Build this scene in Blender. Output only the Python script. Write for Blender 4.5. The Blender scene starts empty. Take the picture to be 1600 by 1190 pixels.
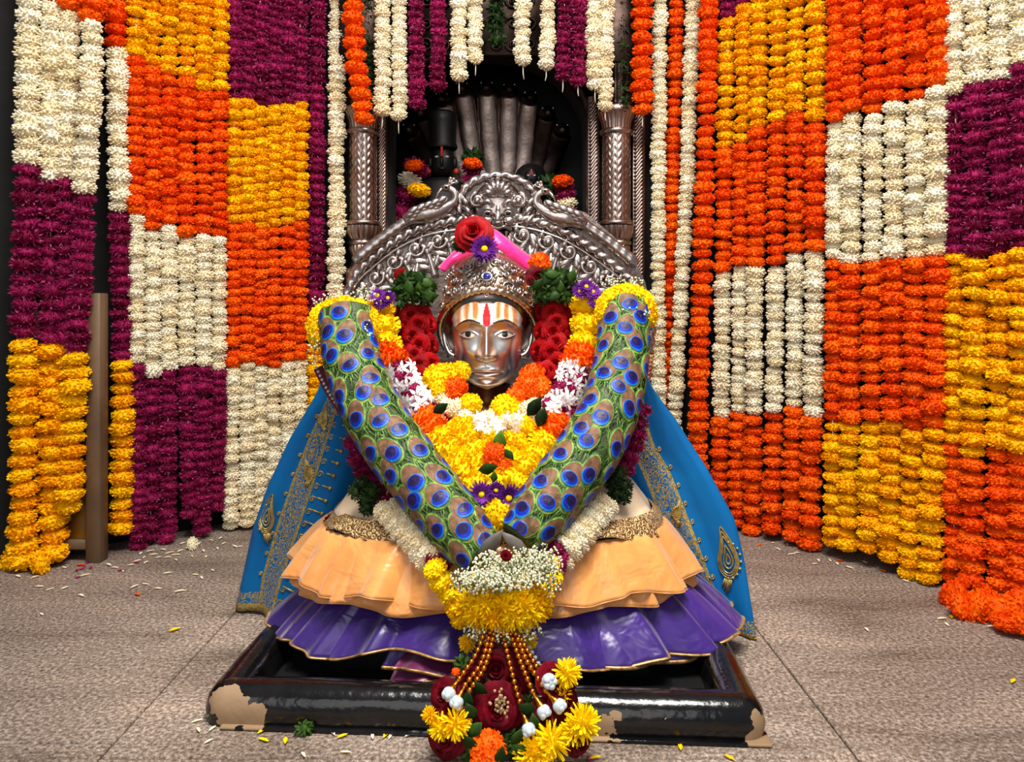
import bpy, math, random
import numpy as np
from mathutils import Vector, Matrix, Quaternion, noise as mnoise

R = random.Random(7)
PI = math.pi
sc = bpy.context.scene
COL = sc.collection

# ---------------------------------------------------------------- camera / light
F = 1200.0; HZ = 490.0; CX = 800.0; CH = 0.9        # focal length in px (1600 wide), horizon row, camera height
cam = bpy.data.objects.new('camera', bpy.data.cameras.new('camera'))
COL.objects.link(cam); sc.camera = cam
cam.location = (0, 0, CH); cam.rotation_euler = (PI/2, 0, 0)
cam.data.sensor_fit = 'HORIZONTAL'; cam.data.sensor_width = 36.0
cam.data.lens = 36.0*F/1600.0
cam.data.shift_y = -(595.0-HZ)/1600.0
cam.data.clip_start = 0.02

w = bpy.data.worlds.new('world'); sc.world = w; w.use_nodes = True
w.node_tree.nodes['Background'].inputs[0].default_value = (0.80, 0.86, 1.0, 1)
w.node_tree.nodes['Background'].inputs[1].default_value = 0.16

def area(name, loc, target, size, power, col=(1, 1, 1), sy=None):
    l = bpy.data.lights.new(name, 'AREA'); l.energy = power; l.color = col
    l.shape = 'RECTANGLE'; l.size = size; l.size_y = sy or size
    o = bpy.data.objects.new(name, l); COL.objects.link(o); o.location = loc
    o.rotation_euler = (Vector(target)-Vector(loc)).to_track_quat('-Z', 'Y').to_euler()
    return o
area('overhead_area_light', (0.2, 0.62, 3.75), (0, 2.55, 0.6), 1.9, 132, (1.0, 0.96, 0.90), 1.1)  # broad soft area light added overhead, no roof opening known
area('front_fill', (-0.6, -1.6, 1.7), (0, 2.6, 0.9), 2.8, 20, (1.0, 0.97, 0.94), 2.0)  # added fill from behind the camera, also gives the silver broad reflections
def spot(name, loc, target, power, ang, col=(1, 1, 1), r=0.03, blend=0.5):
    l = bpy.data.lights.new(name, 'SPOT'); l.energy = power; l.color = col
    l.spot_size = math.radians(ang); l.spot_blend = blend; l.shadow_soft_size = r
    o = bpy.data.objects.new(name, l); COL.objects.link(o); o.location = loc
    o.rotation_euler = (Vector(target)-Vector(loc)).to_track_quat('-Z', 'Y').to_euler()
    return o
spot('ceiling_spotlight', (0.12, 1.30, 3.2), (-0.03, 1.98, 0.45), 112, 40, (1.0, 0.95, 0.86), 0.035, 0.6)

sc.view_settings.view_transform = 'Standard'; sc.view_settings.look = 'None'
sc.view_settings.gamma = 1.0; sc.view_settings.use_curve_mapping = False
sc.view_settings.exposure = 0.72

# ---------------------------------------------------------------- helpers
def P(px, py, Y):
    return Vector(((px-CX)/F*Y, Y, CH-(py-HZ)/F*Y))
def pxw(n, Y): return n*Y/F
def lin(c):
    f = lambda v: v/12.92 if v <= 0.04045 else ((v+0.055)/1.055)**2.4
    return tuple(f(v/255.0) for v in c)
def interp(tab, x):
    if x <= tab[0][0]: return tab[0][1]
    for (a, va), (b, vb) in zip(tab, tab[1:]):
        if x <= b: return va+(vb-va)*(x-a)/(b-a)
    return tab[-1][1]
def catmull(pts, n):
    pts = [Vector(p) for p in pts]; out = []
    q = [2*pts[0]-pts[1]]+pts+[2*pts[-1]-pts[-2]]
    for i in range(len(pts)-1):
        a, b, c, d = q[i:i+4]
        for k in range(n):
            t = k/n
            out.append(0.5*((2*b)+(c-a)*t+(2*a-5*b+4*c-d)*t*t+(3*b-a-3*c+d)*t**3))
    out.append(pts[-1]); return out
def resample(pts, n):
    d = [0.0]
    for a, b in zip(pts, pts[1:]): d.append(d[-1]+(b-a).length)
    out = []; j = 0
    for i in range(n):
        s = d[-1]*i/(n-1)
        while j < len(d)-2 and d[j+1] < s: j += 1
        t = (s-d[j])/max(1e-9, d[j+1]-d[j]); out.append(pts[j].lerp(pts[j+1], min(1, max(0, t))))
    return out
def plen(pts): return sum((b-a).length for a, b in zip(pts, pts[1:]))

class MB:
    """collects faces of one part"""
    def __init__(s): s.v = []; s.f = []; s.m = []; s.uv = None
    def add(s, vs, fs, m=0):
        o = len(s.v); s.v += [tuple(p) for p in vs]
        for f in fs: s.f.append(tuple(i+o for i in f)); s.m.append(m)
    def grid(s, rows, m=0, close=False):
        n = len(rows[0]); vs = [p for r in rows for p in r]; fs = []
        for i in range(len(rows)-1):
            for j in range(n if close else n-1):
                k = (j+1) % n; fs.append((i*n+j, i*n+k, (i+1)*n+k, (i+1)*n+j))
        s.add(vs, fs, m)
    def tube(s, path, r, seg=8, m=0, prof=None, cap=True, flat=1.0, up=None):
        rows = []; N = len(path); acc = 0.0; prev = None
        for i, p in enumerate(path):
            t = (path[min(i+1, N-1)]-path[max(i-1, 0)])
            t = t.normalized() if t.length > 1e-9 else Vector((0, 0, 1))
            if up is not None: ref = Vector(up)
            elif prev is not None: ref = prev
            else: ref = Vector((0, -1, 0)) if abs(t.y) < 0.9 else Vector((0, 0, 1))
            a = (ref-t*ref.dot(t)); a = a.normalized() if a.length > 1e-6 else t.orthogonal().normalized()
            b = t.cross(a); prev = a
            if i: acc += (p-path[i-1]).length
            rr = r(i/(N-1)) if callable(r) else r
            rows.append([p+(a*math.cos(2*PI*k/seg)*flat+b*math.sin(2*PI*k/seg))*(rr*(prof(acc, 2*PI*k/seg) if prof else 1)) for k in range(seg)])
        o = len(s.v); s.grid(rows, m, True)
        if cap:
            s.f.append(tuple(o+k for k in reversed(range(seg)))); s.m.append(m)
            s.f.append(tuple(o+(N-1)*seg+k for k in range(seg))); s.m.append(m)
    def lathe(s, c, prof, seg=24, m=0, fn=None, axis=None):
        q = Vector((0, 0, 1)).rotation_difference(Vector(axis)) if axis is not None else None
        rows = []
        for (r, z) in prof:
            row = []
            for k in range(seg):
                a = 2*PI*k/seg; rr = r*(fn(a, z) if fn else 1)
                p = Vector((rr*math.cos(a), rr*math.sin(a), z))
                if q: p = q @ p
                row.append(Vector(c)+p)
            rows.append(row)
        s.grid(rows, m, True)
    def ell(s, c, r, seg=10, rings=7, m=0, rot=None):
        if not hasattr(r, '__len__'): r = (r, r, r)
        vs = []; fs = []
        vs.append(Vector((0, 0, r[2])))
        for i in range(1, rings):
            a = PI*i/rings
            for k in range(seg):
                b = 2*PI*k/seg; vs.append(Vector((r[0]*math.sin(a)*math.cos(b), r[1]*math.sin(a)*math.sin(b), r[2]*math.cos(a))))
        vs.append(Vector((0, 0, -r[2])))
        for k in range(seg):
            fs.append((0, 1+k, 1+(k+1) % seg)); L = 1+(rings-2)*seg
            fs.append((len(vs)-1, L+(k+1) % seg, L+k))
        for i in range(rings-2):
            for k in range(seg):
                a = 1+i*seg; fs.append((a+k, a+seg+k, a+seg+(k+1) % seg, a+(k+1) % seg))
        if rot is not None: vs = [rot @ v for v in vs]
        s.add([Vector(c)+v for v in vs], fs, m)
    def box(s, lo, hi, m=0, bev=0.0):
        (x0, y0, z0), (x1, y1, z1) = lo, hi
        if bev <= 0:
            s.add([(x0, y0, z0), (x1, y0, z0), (x1, y1, z0), (x0, y1, z0), (x0, y0, z1), (x1, y0, z1), (x1, y1, z1), (x0, y1, z1)],
                  [(0, 3, 2, 1), (4, 5, 6, 7), (0, 1, 5, 4), (1, 2, 6, 5), (2, 3, 7, 6), (3, 0, 4, 7)], m); return
        b = bev
        def ring(i, z): return [(x0+i, y0+b+0*i, z), (x0+b, y0+i, z), (x1-b, y0+i, z), (x1-i, y0+b, z), (x1-i, y1-b, z), (x1-b, y1-i, z), (x0+b, y1-i, z), (x0+i, y1-b, z)]
        rows = [ring(b*0.7, z0), ring(0, z0+b), ring(0, z1-b), ring(b*0.7, z1)]
        o = len(s.v); s.grid(rows, m, True)
        s.f.append(tuple(o+k for k in reversed(range(8)))); s.m.append(m)
        s.f.append(tuple(o+24+k for k in range(8))); s.m.append(m)
    def mesh(s, name, mats, smooth=True, origin=(0, 0, 0)):
        me = bpy.data.meshes.new(name); o = origin
        me.from_pydata([(v[0]-o[0], v[1]-o[1], v[2]-o[2]) for v in s.v], [], s.f)
        for m in (mats if isinstance(mats, (list, tuple)) else [mats]): me.materials.append(m)
        me.polygons.foreach_set('material_index', s.m)
        me.polygons.foreach_set('use_smooth', [smooth]*len(s.f))
        me.update(); return me
    def build(s, name, mats, parent=None, smooth=True, solid=0):
        o = wloc(parent) if parent else Vector((0, 0, 0))
        ob = bpy.data.objects.new(name, s.mesh(name, mats, smooth, o)); COL.objects.link(ob)
        if parent: ob.parent = parent
        if solid:
            md = ob.modifiers.new('thickness', 'SOLIDIFY'); md.thickness = solid; md.offset = 0
        return ob
def wloc(o):
    v = Vector(o.location); p = o.parent
    while p: v = v+Vector(p.location); p = p.parent
    return v
def tag(o, label=None, cat=None, group=None, kind=None):
    if label: o['label'] = label
    if cat: o['category'] = cat
    if group: o['group'] = group
    if kind: o['kind'] = kind
    return o
def thing(name, label, cat, loc=(0, 0, 0), group=None):
    o = bpy.data.objects.new(name, None); COL.objects.link(o); o.location = loc; o.empty_display_size = 0.02
    return tag(o, label, cat, group)
def inst(name, me, parent, loc, q=None, scale=1.0):
    """one piece sharing mesh data; loc is a world position"""
    o = bpy.data.objects.new(name, me); COL.objects.link(o)
    if parent: o.parent = parent; loc = Vector(loc)-wloc(parent)
    o.location = loc
    if q is not None: o.rotation_mode = 'QUATERNION'; o.rotation_quaternion = q
    o.scale = scale if hasattr(scale, '__len__') else (scale,)*3
    return o
def face_q(d, spin=0.0):
    return Vector(d).to_track_quat('Z', 'Y') @ Quaternion((0, 0, 1), spin)
def rv(a, b): return R.uniform(a, b)

# ---------------------------------------------------------------- materials
def nodes(name):
    m = bpy.data.materials.new(name); m.use_nodes = True
    nt = m.node_tree; return m, nt, nt.nodes['Principled BSDF']
def N(nt, t, **kw):
    n = nt.nodes.new(t)
    for k, v in kw.items(): setattr(n, k, v)
    return n
def mix(nt, fac, a, b, mode='MIX'):
    n = N(nt, 'ShaderNodeMix', data_type='RGBA', blend_type=mode)
    for sock, v in ((n.inputs[0], fac), (n.inputs[6], a), (n.inputs[7], b)):
        if isinstance(v, bpy.types.NodeSocket): nt.links.new(v, sock)
        elif hasattr(v, '__len__'): sock.default_value = tuple(v)[:3]+(1,)
        else: sock.default_value = v
    return n.outputs[2]
def ramp(nt, fac, stops, interp='LINEAR'):
    n = N(nt, 'ShaderNodeValToRGB'); e = n.color_ramp.elements; n.color_ramp.interpolation = interp
    while len(e) < len(stops): e.new(0.5)
    for k, (p, c) in zip(e, stops):
        k.position = p; k.color = (tuple(c)+(1,))[:4] if hasattr(c, '__len__') else (c, c, c, 1)
    nt.links.new(fac, n.inputs[0]); return n.outputs[0]
def math_(nt, op, a, b=None, c=None):
    n = N(nt, 'ShaderNodeMath', operation=op)
    for s, v in zip(n.inputs, (a, b, c)):
        if v is None: continue
        if isinstance(v, bpy.types.NodeSocket): nt.links.new(v, s)
        else: s.default_value = v
    return n.outputs[0]
def tex(nt, kind, scale, coord='Object', out=0, **kw):
    tc = N(nt, 'ShaderNodeTexCoord'); t = N(nt, kind)
    nt.links.new(tc.outputs[coord], t.inputs['Vector'])
    t.inputs['Scale'].default_value = scale
    for k, v in kw.items(): t.inputs[k].default_value = v
    return t.outputs[out]
def bump(nt, b, h, strength=0.3, dist=0.01):
    n = N(nt, 'ShaderNodeBump'); n.inputs['Strength'].default_value = strength; n.inputs['Distance'].default_value = dist
    nt.links.new(h, n.inputs['Height']); nt.links.new(n.outputs[0], b.inputs['Normal'])

def petal_mat(name, a, b, rough=0.6, scale=2.2, trans=0.25, rnd=0.18):
    """soft petal: two pigment tones mixed by noise, each flower a little different, light shining through"""
    m, nt, bs = nodes(name)
    n = tex(nt, 'ShaderNodeTexNoise', scale, Detail=3.0)
    oi = N(nt, 'ShaderNodeObjectInfo')
    f = math_(nt, 'ADD', n, math_(nt, 'MULTIPLY', math_(nt, 'SUBTRACT', oi.outputs['Random'], 0.5), rnd*2))
    c = ramp(nt, f, [(0.32, lin(a)), (0.68, lin(b))])
    nt.links.new(c, bs.inputs['Base Color']); bs.inputs['Roughness'].default_value = rough
    bs.inputs['Specular IOR Level'].default_value = 0.12
    tr = N(nt, 'ShaderNodeBsdfTranslucent'); nt.links.new(c, tr.inputs[0])
    mx = N(nt, 'ShaderNodeMixShader'); mx.inputs[0].default_value = trans
    nt.links.new(bs.outputs[0], mx.inputs[1]); nt.links.new(tr.outputs[0], mx.inputs[2])
    nt.links.new(mx.outputs[0], nt.nodes['Material Output'].inputs[0]); return m
def plain(name, c, rough=0.5, metal=0.0, c2=None, scale=8.0, bmp=0.0, bscale=40.0, coat=0.0, spec=0.5, bdist=0.004):
    m, nt, bs = nodes(name)
    if c2:
        n = tex(nt, 'ShaderNodeTexNoise', scale, Detail=4.0)
        nt.links.new(ramp(nt, n, [(0.35, lin(c)), (0.65, lin(c2))]), bs.inputs['Base Color'])
    else: bs.inputs['Base Color'].default_value = lin(c)+(1,)
    bs.inputs['Roughness'].default_value = rough; bs.inputs['Metallic'].default_value = metal
    bs.inputs['Coat Weight'].default_value = coat; bs.inputs['Specular IOR Level'].default_value = spec
    if bmp: bump(nt, bs, tex(nt, 'ShaderNodeTexNoise', bscale, Detail=4.0), bmp, bdist)
    return m

M = {}
M['yellow'] = petal_mat('yellow_marigold_petal', (250, 168, 0), (255, 206, 8), trans=0.15)
M['lemon'] = petal_mat('lemon_marigold_petal', (248, 190, 0), (255, 224, 14), trans=0.15)
M['orange'] = petal_mat('orange_marigold_petal', (240, 76, 3), (255, 116, 12), trans=0.15)
M['white'] = petal_mat('cream_bud_petal', (250, 232, 190), (255, 248, 224), trans=0.15, scale=1.6)
M['maroon'] = petal_mat('crimson_petal', (112, 10, 50), (158, 28, 84), trans=0.15, rnd=0.25)
M['maroon_pale'] = petal_mat('pink_tip_petal', (206, 84, 140), (160, 44, 100), trans=0.25)
M['leaf'] = petal_mat('leaf_green', (24, 46, 14), (56, 84, 30), rough=0.45, trans=0.2)
M['leaf_dark'] = petal_mat('dark_leaf_green', (18, 34, 14), (44, 66, 28), rough=0.45, trans=0.15)
M['leaf_bright'] = petal_mat('bright_leaf_green', (78, 116, 30), (104, 140, 44), rough=0.4, trans=0.2)
M['red'] = petal_mat('red_rose_petal', (124, 0, 6), (164, 3, 12), rough=0.6, trans=0.12)
M['darkred'] = petal_mat('dark_rose_petal', (74, 0, 12), (112, 4, 24), rough=0.5, trans=0.1)
M['violet'] = petal_mat('violet_aster_petal', (78, 22, 108), (124, 50, 156), trans=0.2)
M['jasmine'] = petal_mat('white_star_petal', (250, 246, 240), (255, 252, 250), trans=0.25)
M['breath'] = plain('babys_breath_bud', (226, 224, 192), 0.7)
M['stem'] = plain('stem_green', (96, 112, 60), 0.7)
M['string'] = plain('cotton_string', (214, 204, 184), 0.9)
M['silver'] = plain('chased_silver', (206, 196, 190), 0.27, 1.0, (172, 158, 152), 9.0, 0.25, 55.0)
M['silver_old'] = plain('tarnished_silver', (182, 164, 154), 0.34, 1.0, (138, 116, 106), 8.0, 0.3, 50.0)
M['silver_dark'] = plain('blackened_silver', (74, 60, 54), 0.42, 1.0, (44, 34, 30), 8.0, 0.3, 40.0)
M['brass'] = plain('antique_crown_metal', (216, 196, 172), 0.28, 1.0, (184, 156, 128), 16.0, 0.3, 80.0)
M['gold'] = plain('gold_bead', (214, 136, 44), 0.28, 1.0, (184, 108, 30), 20.0)
M['black_stone'] = plain('black_stone', (16, 15, 16), 0.5, 0.0, (8, 8, 9), 6.0, 0.15, 30.0)
M['wood'] = plain('worn_wood_post', (112, 86, 60), 0.5, 0.0, (84, 62, 42), 5.0, 0.2, 24.0)
M['darkwall'] = plain('dark_basalt', (15, 14, 14), 0.95, 0.0, (8, 8, 8), 3.0, 0.4, 14.0, bdist=0.02)
M['gold_trim'] = plain('gold_zari_trim', (214, 172, 108), 0.4, 0.55, (150, 106, 56), 60.0, 0.35, 90.0)
M['pearl'] = plain('pearl_bulb', (206, 212, 216), 0.18, 0.0, (170, 190, 200), 12.0, coat=0.6)
# ---------------------------------------------------------------- the setting
def struct(o): o['kind'] = 'structure'; return o
def granite():
    m, nt, bs = nodes('flamed_granite')
    sp = tex(nt, 'ShaderNodeTexNoise', 105.0, Detail=6.0, Roughness=0.75)
    base = ramp(nt, sp, [(0.36, lin((70, 60, 53))), (0.5, lin((134, 118, 106))), (0.64, lin((196, 180, 166)))])
    tc = N(nt, 'ShaderNodeTexCoord'); mp = N(nt, 'ShaderNodeMapping'); mp.inputs['Scale'].default_value = (1.0, 3.2, 1); mp.inputs['Rotation'].default_value = (0, 0, 0.35)
    v = N(nt, 'ShaderNodeTexNoise'); v.inputs['Scale'].default_value = 1.7; v.inputs['Detail'].default_value = 6.0; v.inputs['Distortion'].default_value = 0.7
    nt.links.new(tc.outputs['Object'], mp.inputs[0]); nt.links.new(mp.outputs[0], v.inputs['Vector'])
    vein = ramp(nt, v.outputs[0], [(0.3, (0.5, 0.46, 0.43)), (0.46, (0.9, 0.88, 0.86)), (0.55, (1, 1, 1)), (0.72, (1.3, 1.25, 1.2))])
    nt.links.new(mix(nt, 1.0, base, vein, 'MULTIPLY'), bs.inputs['Base Color'])
    bs.inputs['Roughness'].default_value = 0.62; bs.inputs['Specular IOR Level'].default_value = 0.35
    bump(nt, bs, sp, 0.35, 0.004); return m
M['granite'] = granite()
mb = MB(); mb.box((-3.2, -0.6, -0.06), (3.2, 4.6, -0.012)); floor = struct(mb.build('floor', plain('joint_mortar', (58, 50, 44), 0.9), smooth=False))
floor['label'] = 'grey brown granite paving with dark joints'
G = 0.004
for (x0, x1, y0, y1) in ((-3.2, -0.836, 1.61, 3.3), (-3.2, -0.836, -0.6, 1.61), (-3.2, -0.836, 3.3, 4.6),
                         (-0.836, 0.70, 1.556, 3.1), (-0.836, 0.70, -0.6, 1.556), (-0.836, 0.70, 3.1, 4.6),
                         (0.70, 3.2, 1.0, 2.53), (0.70, 3.2, -0.6, 1.0), (0.70, 3.2, 2.53, 4.6)):
    mb = MB(); mb.box((x0+G/2, y0+G/2, -0.04), (x1-G/2, y1-G/2, 0.0), bev=0.003); mb.build('slab', M['granite'], floor, smooth=False)

# garland rows hang along two slanting lines
def YL(px): return 4.1104/(1-0.82*(px-CX)/F)
def YR(px): return 4.456/(1+1.34*(px-CX)/F)
mb = MB(); a = Vector((-2.5, 2.06, 0)); b = Vector((-0.62, 3.62, 0)); n = Vector((-0.63, 0.77, 0))*0.14
for z0, z1 in ((0, 3.0),):
    mb.add([a+n, b+n, b+n+Vector((0, 0, z1)), a+n+Vector((0, 0, z1)), a+2*n, b+2*n, b+2*n+Vector((0, 0, z1)), a+2*n+Vector((0, 0, z1))],
           [(0, 1, 2, 3), (5, 4, 7, 6), (3, 2, 6, 7), (0, 3, 7, 4), (1, 5, 6, 2)])
o = struct(mb.build('wall_left', M['darkwall'], smooth=False)); o['label'] = 'dark stone wall behind left garlands'
mb = MB(); a = Vector((0.56, 3.72, 0)); b = Vector((2.3, 1.39, 0)); n = Vector((0.8, 0.6, 0))*0.14
mb.add([a+n, b+n, b+n+Vector((0, 0, 3)), a+n+Vector((0, 0, 3)), a+2*n, b+2*n, b+2*n+Vector((0, 0, 3)), a+2*n+Vector((0, 0, 3))],
       [(0, 1, 2, 3), (5, 4, 7, 6), (3, 2, 6, 7), (0, 3, 7, 4), (1, 5, 6, 2)])
o = struct(mb.build('wall_right', M['darkwall'], smooth=False)); o['label'] = 'dark wall behind right garlands'

# back wall with arched niche (front face at YB)
YB = 3.55
nx0, nx1 = P(610, 0, YB).x, P(915, 0, YB).x; ncx = (nx0+nx1)/2; nr = (nx1-nx0)/2
zs = P(0, 205, YB).z
mb = MB()
def wallbox(x0, x1, z0, z1): mb.box((x0, YB, z0), (x1, YB+0.18, z1))
wallbox(-1.25, nx0, 0, 3.0); wallbox(nx1, 1.15, 0, 3.0); wallbox(nx0, nx1, 0, 0.78)
arch = [Vector((ncx-nr*math.cos(PI*k/20), YB, zs+0.82*nr*math.sin(PI*k/20))) for k in range(21)]
top = [Vector((p.x, YB, 3.0)) for p in arch]; back = Vector((0, 0.18, 0))
mb.grid([arch, top]); mb.grid([[p+back for p in arch], arch])
o = struct(mb.build('wall_back', M['darkwall'], smooth=False)); o['label'] = 'dark back wall with arched niche'
mb = MB(); mb.box((nx0-0.1, YB+0.75, 0.5), (nx1+0.1, YB+0.8, 2.4)); mb.box((nx0-0.12, YB+0.18, 0.5), (nx0-0.08, YB+0.8, 2.4)); mb.box((nx1+0.08, YB+0.18, 0.5), (nx1+0.12, YB+0.8, 2.4)); mb.box((nx0-0.12, YB+0.17, 2.36), (nx1+0.12, YB+0.8, 2.4)); mb.box((nx0-0.12, YB+0.17, 0.74), (nx1+0.12, YB+0.8, 0.78))
o = struct(mb.build('wall_niche', M['black_stone'], smooth=False)); o['label'] = 'black interior of the shrine niche'

# ---------------------------------------------------------------- flower meshes (unit size, shared by all copies)
def patch(mb, base, out, side, L, W, cup=0.2, nl=3, tip=0.6, m=0, wid0=0.35):
    """one petal: from base along out, width along side, cupped"""
    up = out.cross(side).normalized(); rows = []
    for i in range(nl+1):
        t = i/nl; wd = W*(wid0+(1-wid0)*math.sin(min(1, t/0.7)*PI/2)) if t < 0.75 else W*(1-(t-0.75)/0.25*(1-tip))
        c = base+out*(L*t)+up*(cup*L*t*t)
        rows.append([c-side*wd/2+up*0.12*wd, c, c+side*wd/2+up*0.12*wd])
    mb.grid(rows, m)
def fib(n):
    g = PI*(3-5**0.5)
    for i in range(n):
        z = 1-2*(i+0.5)/n; r = math.sqrt(1-z*z); yield Vector((r*math.cos(g*i), r*math.sin(g*i), z))
def squash_z(mb, hh): mb.v = [(x, y, z*hh) for x, y, z in mb.v]
def pompom(seed, n=210, hh=0.60, L=0.26, W=0.23, core=0.86, mats=None, name='marigold'):
    """dense ruffled marigold head, flattened along its stem"""
    rr = random.Random(seed); mb = MB(); mb.ell((0, 0, 0), core, 16, 10)
    for d in fib(n):
        d = (d+Vector((rr.uniform(-.09, .09), rr.uniform(-.09, .09), rr.uniform(-.09, .09)))).normalized()
        s = d.orthogonal().normalized(); s.rotate(Quaternion(d, rr.uniform(0, 2*PI)))
        out = (d+s.cross(d)*rr.uniform(-.9, .9)).normalized(); s = (s-out*s.dot(out)).normalized()
        patch(mb, d*rr.uniform(.78, .84), out, s, L*rr.uniform(.75, 1.1), W*rr.uniform(.7, 1.25), rr.uniform(-.5, .5), 2, 0.8)
    squash_z(mb, hh); return mb.mesh(name, mats)
def spiky(seed, n, hh, L, W, mats, name, core=0.78, m2=None, tip=0.15):
    rr = random.Random(seed); mb = MB(); mb.ell((0, 0, 0), (core, core, core*hh), 10, 7)
    for i, d in enumerate(fib(n)):
        d = (d+Vector((rr.uniform(-.15, .15), rr.uniform(-.15, .15), rr.uniform(-.2, .2)))).normalized()
        b = Vector((d.x, d.y, d.z*hh))*0.68
        out = (Vector((d.x, d.y, d.z*0.6))+Vector((rr.uniform(-.35, .35), rr.uniform(-.35, .35), rr.uniform(-.35, .35)))).normalized()
        s = out.orthogonal().normalized(); s.rotate(Quaternion(out, rr.uniform(0, 2*PI)))
        patch(mb, b, out, s, L*rr.uniform(.8, 1.2), W*rr.uniform(.8, 1.2), rr.uniform(-.2, .3), 2, tip, m=(1 if m2 and rr.random() < m2 else 0))
    return mb.mesh(name, mats)
def buds(seed, mats, name='tuberose_cluster', n=120, hh=0.62):
    """ring of small blunt buds pointing outwards"""
    rr = random.Random(seed); mb = MB(); mb.ell((0, 0, 0), .78, 12, 8)
    for d in fib(n):
        d = (d+Vector((rr.uniform(-.12, .12), rr.uniform(-.12, .12), rr.uniform(-.12, .12)))).normalized()
        out = (d+Vector((rr.uniform(-.5, .5), rr.uniform(-.5, .5), rr.uniform(-.5, .5)))).normalized()
        b = d*.7; L = rr.uniform(.24, .38); r0 = rr.uniform(.07, .115)
        path = [b, b+out*L*0.6, b+out*L*0.93, b+out*L]
        mb.tube(path, lambda t, r0=r0: r0*(0.75, 1.0, 0.8, 0.25)[int(round(t*3))], 5, cap=False)
    squash_z(mb, hh); return mb.mesh(name, mats)
def leaf_into(mb, base, out, side, L, W, m=0, fold=0.25, droop=0.2):
    up = out.cross(side).normalized(); rows = []
    for t, w_ in ((0, .08), (.2, .62), (.45, 1), (.72, .72), (1, .03)):
        c = base+out*L*t-up*droop*L*t*t; rows.append([c-side*W*w_/2+up*fold*W*w_/2, c, c+side*W*w_/2+up*fold*W*w_/2])
    mb.grid(rows, m)
def tuft(seed, mats, name='leaf_tuft', n=46, hh=0.7, W=0.16, L=0.5):
    rr = random.Random(seed); mb = MB(); mb.ell((0, 0, 0), (.45, .45, .5*hh), 8, 6)
    for d in fib(n):
        out = (Vector((d.x, d.y, d.z*.4-.25))+Vector((rr.uniform(-.4, .4), rr.uniform(-.4, .4), rr.uniform(-.4, .4)))).normalized()
        s = out.orthogonal().normalized(); s.rotate(Quaternion(out, rr.uniform(0, 2*PI)))
        leaf_into(mb, Vector((d.x, d.y, d.z*hh))*.45, out, s, L*rr.uniform(.8, 1.3), W*rr.uniform(.8, 1.3))
    return mb.mesh(name, mats)
def rose(seed, mats, name='rose', open_=1.0):
    """layered whorls facing +Z"""
    rr = random.Random(seed); mb = MB()
    for ring, (n, r0, h, lean) in enumerate(((3, .13, .50, .0), (4, .24, .50, .10), (5, .38, .46, .24), (6, .52, .38, .40), (7, .66, .26, .62))):
        for k in range(n):
            a = 2*PI*(k+ring*.37)/n+rr.uniform(-.15, .15); span = 2*PI/n*0.72; rows = []
            for i in range(5):
                t = i/4; row = []
                for j in range(6):
                    u = (j/5-.5)*2; an = a+u*span
                    rad = r0*(.55+.5*t)+lean*open_*(t**1.8)*.42+.05*abs(u)*(t)+(.07*t**4)*(1 if ring > 1 else 0)
                    z = -.28+h*1.5*math.sin(t*PI/2)*(1-.10*u*u)-(.12*t**4)*(ring/3)-.10*ring*t*0.3+.03*math.sin(u*5+k)*t
                    row.append(Vector((rad*math.cos(an), rad*math.sin(an), z)))
                rows.append(row)
            mb.grid(rows)
    mb.ell((0, 0, -.1), (.35, .35, .3), 8, 6)
    return mb.mesh(name, mats)
def aster(seed, mats, name='aster', n=22, layers=3):
    rr = random.Random(seed); mb = MB()
    for l in range(layers):
        for k in range(n):
            a = 2*PI*(k+.5*l)/n+rr.uniform(-.06, .06); el = .12+.28*l
            out = Vector((math.cos(a)*math.cos(el), math.sin(a)*math.cos(el), math.sin(el))); s = Vector((-math.sin(a), math.cos(a), 0))
            patch(mb, Vector((math.cos(a)*.18, math.sin(a)*.18, .02*l)), out, s, (.82-.14*l)*rr.uniform(.9, 1.05), .2, rr.uniform(-.15, .12), 3, .45)
    mb.ell((0, 0, .10), (.24, .24, .14), 10, 6, m=1)
    mb.ell((0, 0, -.05), (.3, .3, .12), 8, 5, m=0)
    return mb.mesh(name, mats)
def mum(seed, mats, name='chrysanthemum'):
    """daisy-like pompon with long narrow petals facing +Z"""
    rr = random.Random(seed); mb = MB(); mb.ell((0, 0, 0), (.4, .4, .34), 10, 7)
    for d in fib(130):
        if d.z < -.55: continue
        out = (d+Vector((rr.uniform(-.2, .2), rr.uniform(-.2, .2), rr.uniform(-.1, .2)))).normalized()
        s = out.orthogonal().normalized(); s.rotate(Quaternion(out, rr.uniform(0, 2*PI)))
        patch(mb, Vector((d.x*.3, d.y*.3, d.z*.25)), out, s, rr.uniform(.5, .68), .16, rr.uniform(-.1, .35), 3, .5)
    return mb.mesh(name, mats)
def star(seed, mats, name='jasmine_flower', n=6):
    rr = random.Random(seed); mb = MB()
    for k in range(n):
        a = 2*PI*k/n+rr.uniform(-.12, .12); el = rr.uniform(.05, .4)
        out = Vector((math.cos(a)*math.cos(el), math.sin(a)*math.cos(el), math.sin(el))); s = Vector((-math.sin(a), math.cos(a), 0))
        leaf_into(mb, out*.05, out, s, rr.uniform(.85, 1.05), .40, fold=.2, droop=rr.uniform(.1, .4))
    mb.tube([Vector((0, 0, -.5)), Vector((0, 0, 0)), Vector((0, 0, .12))], lambda t: .07+.05*t, 5)
    return mb.mesh(name, mats)
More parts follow.
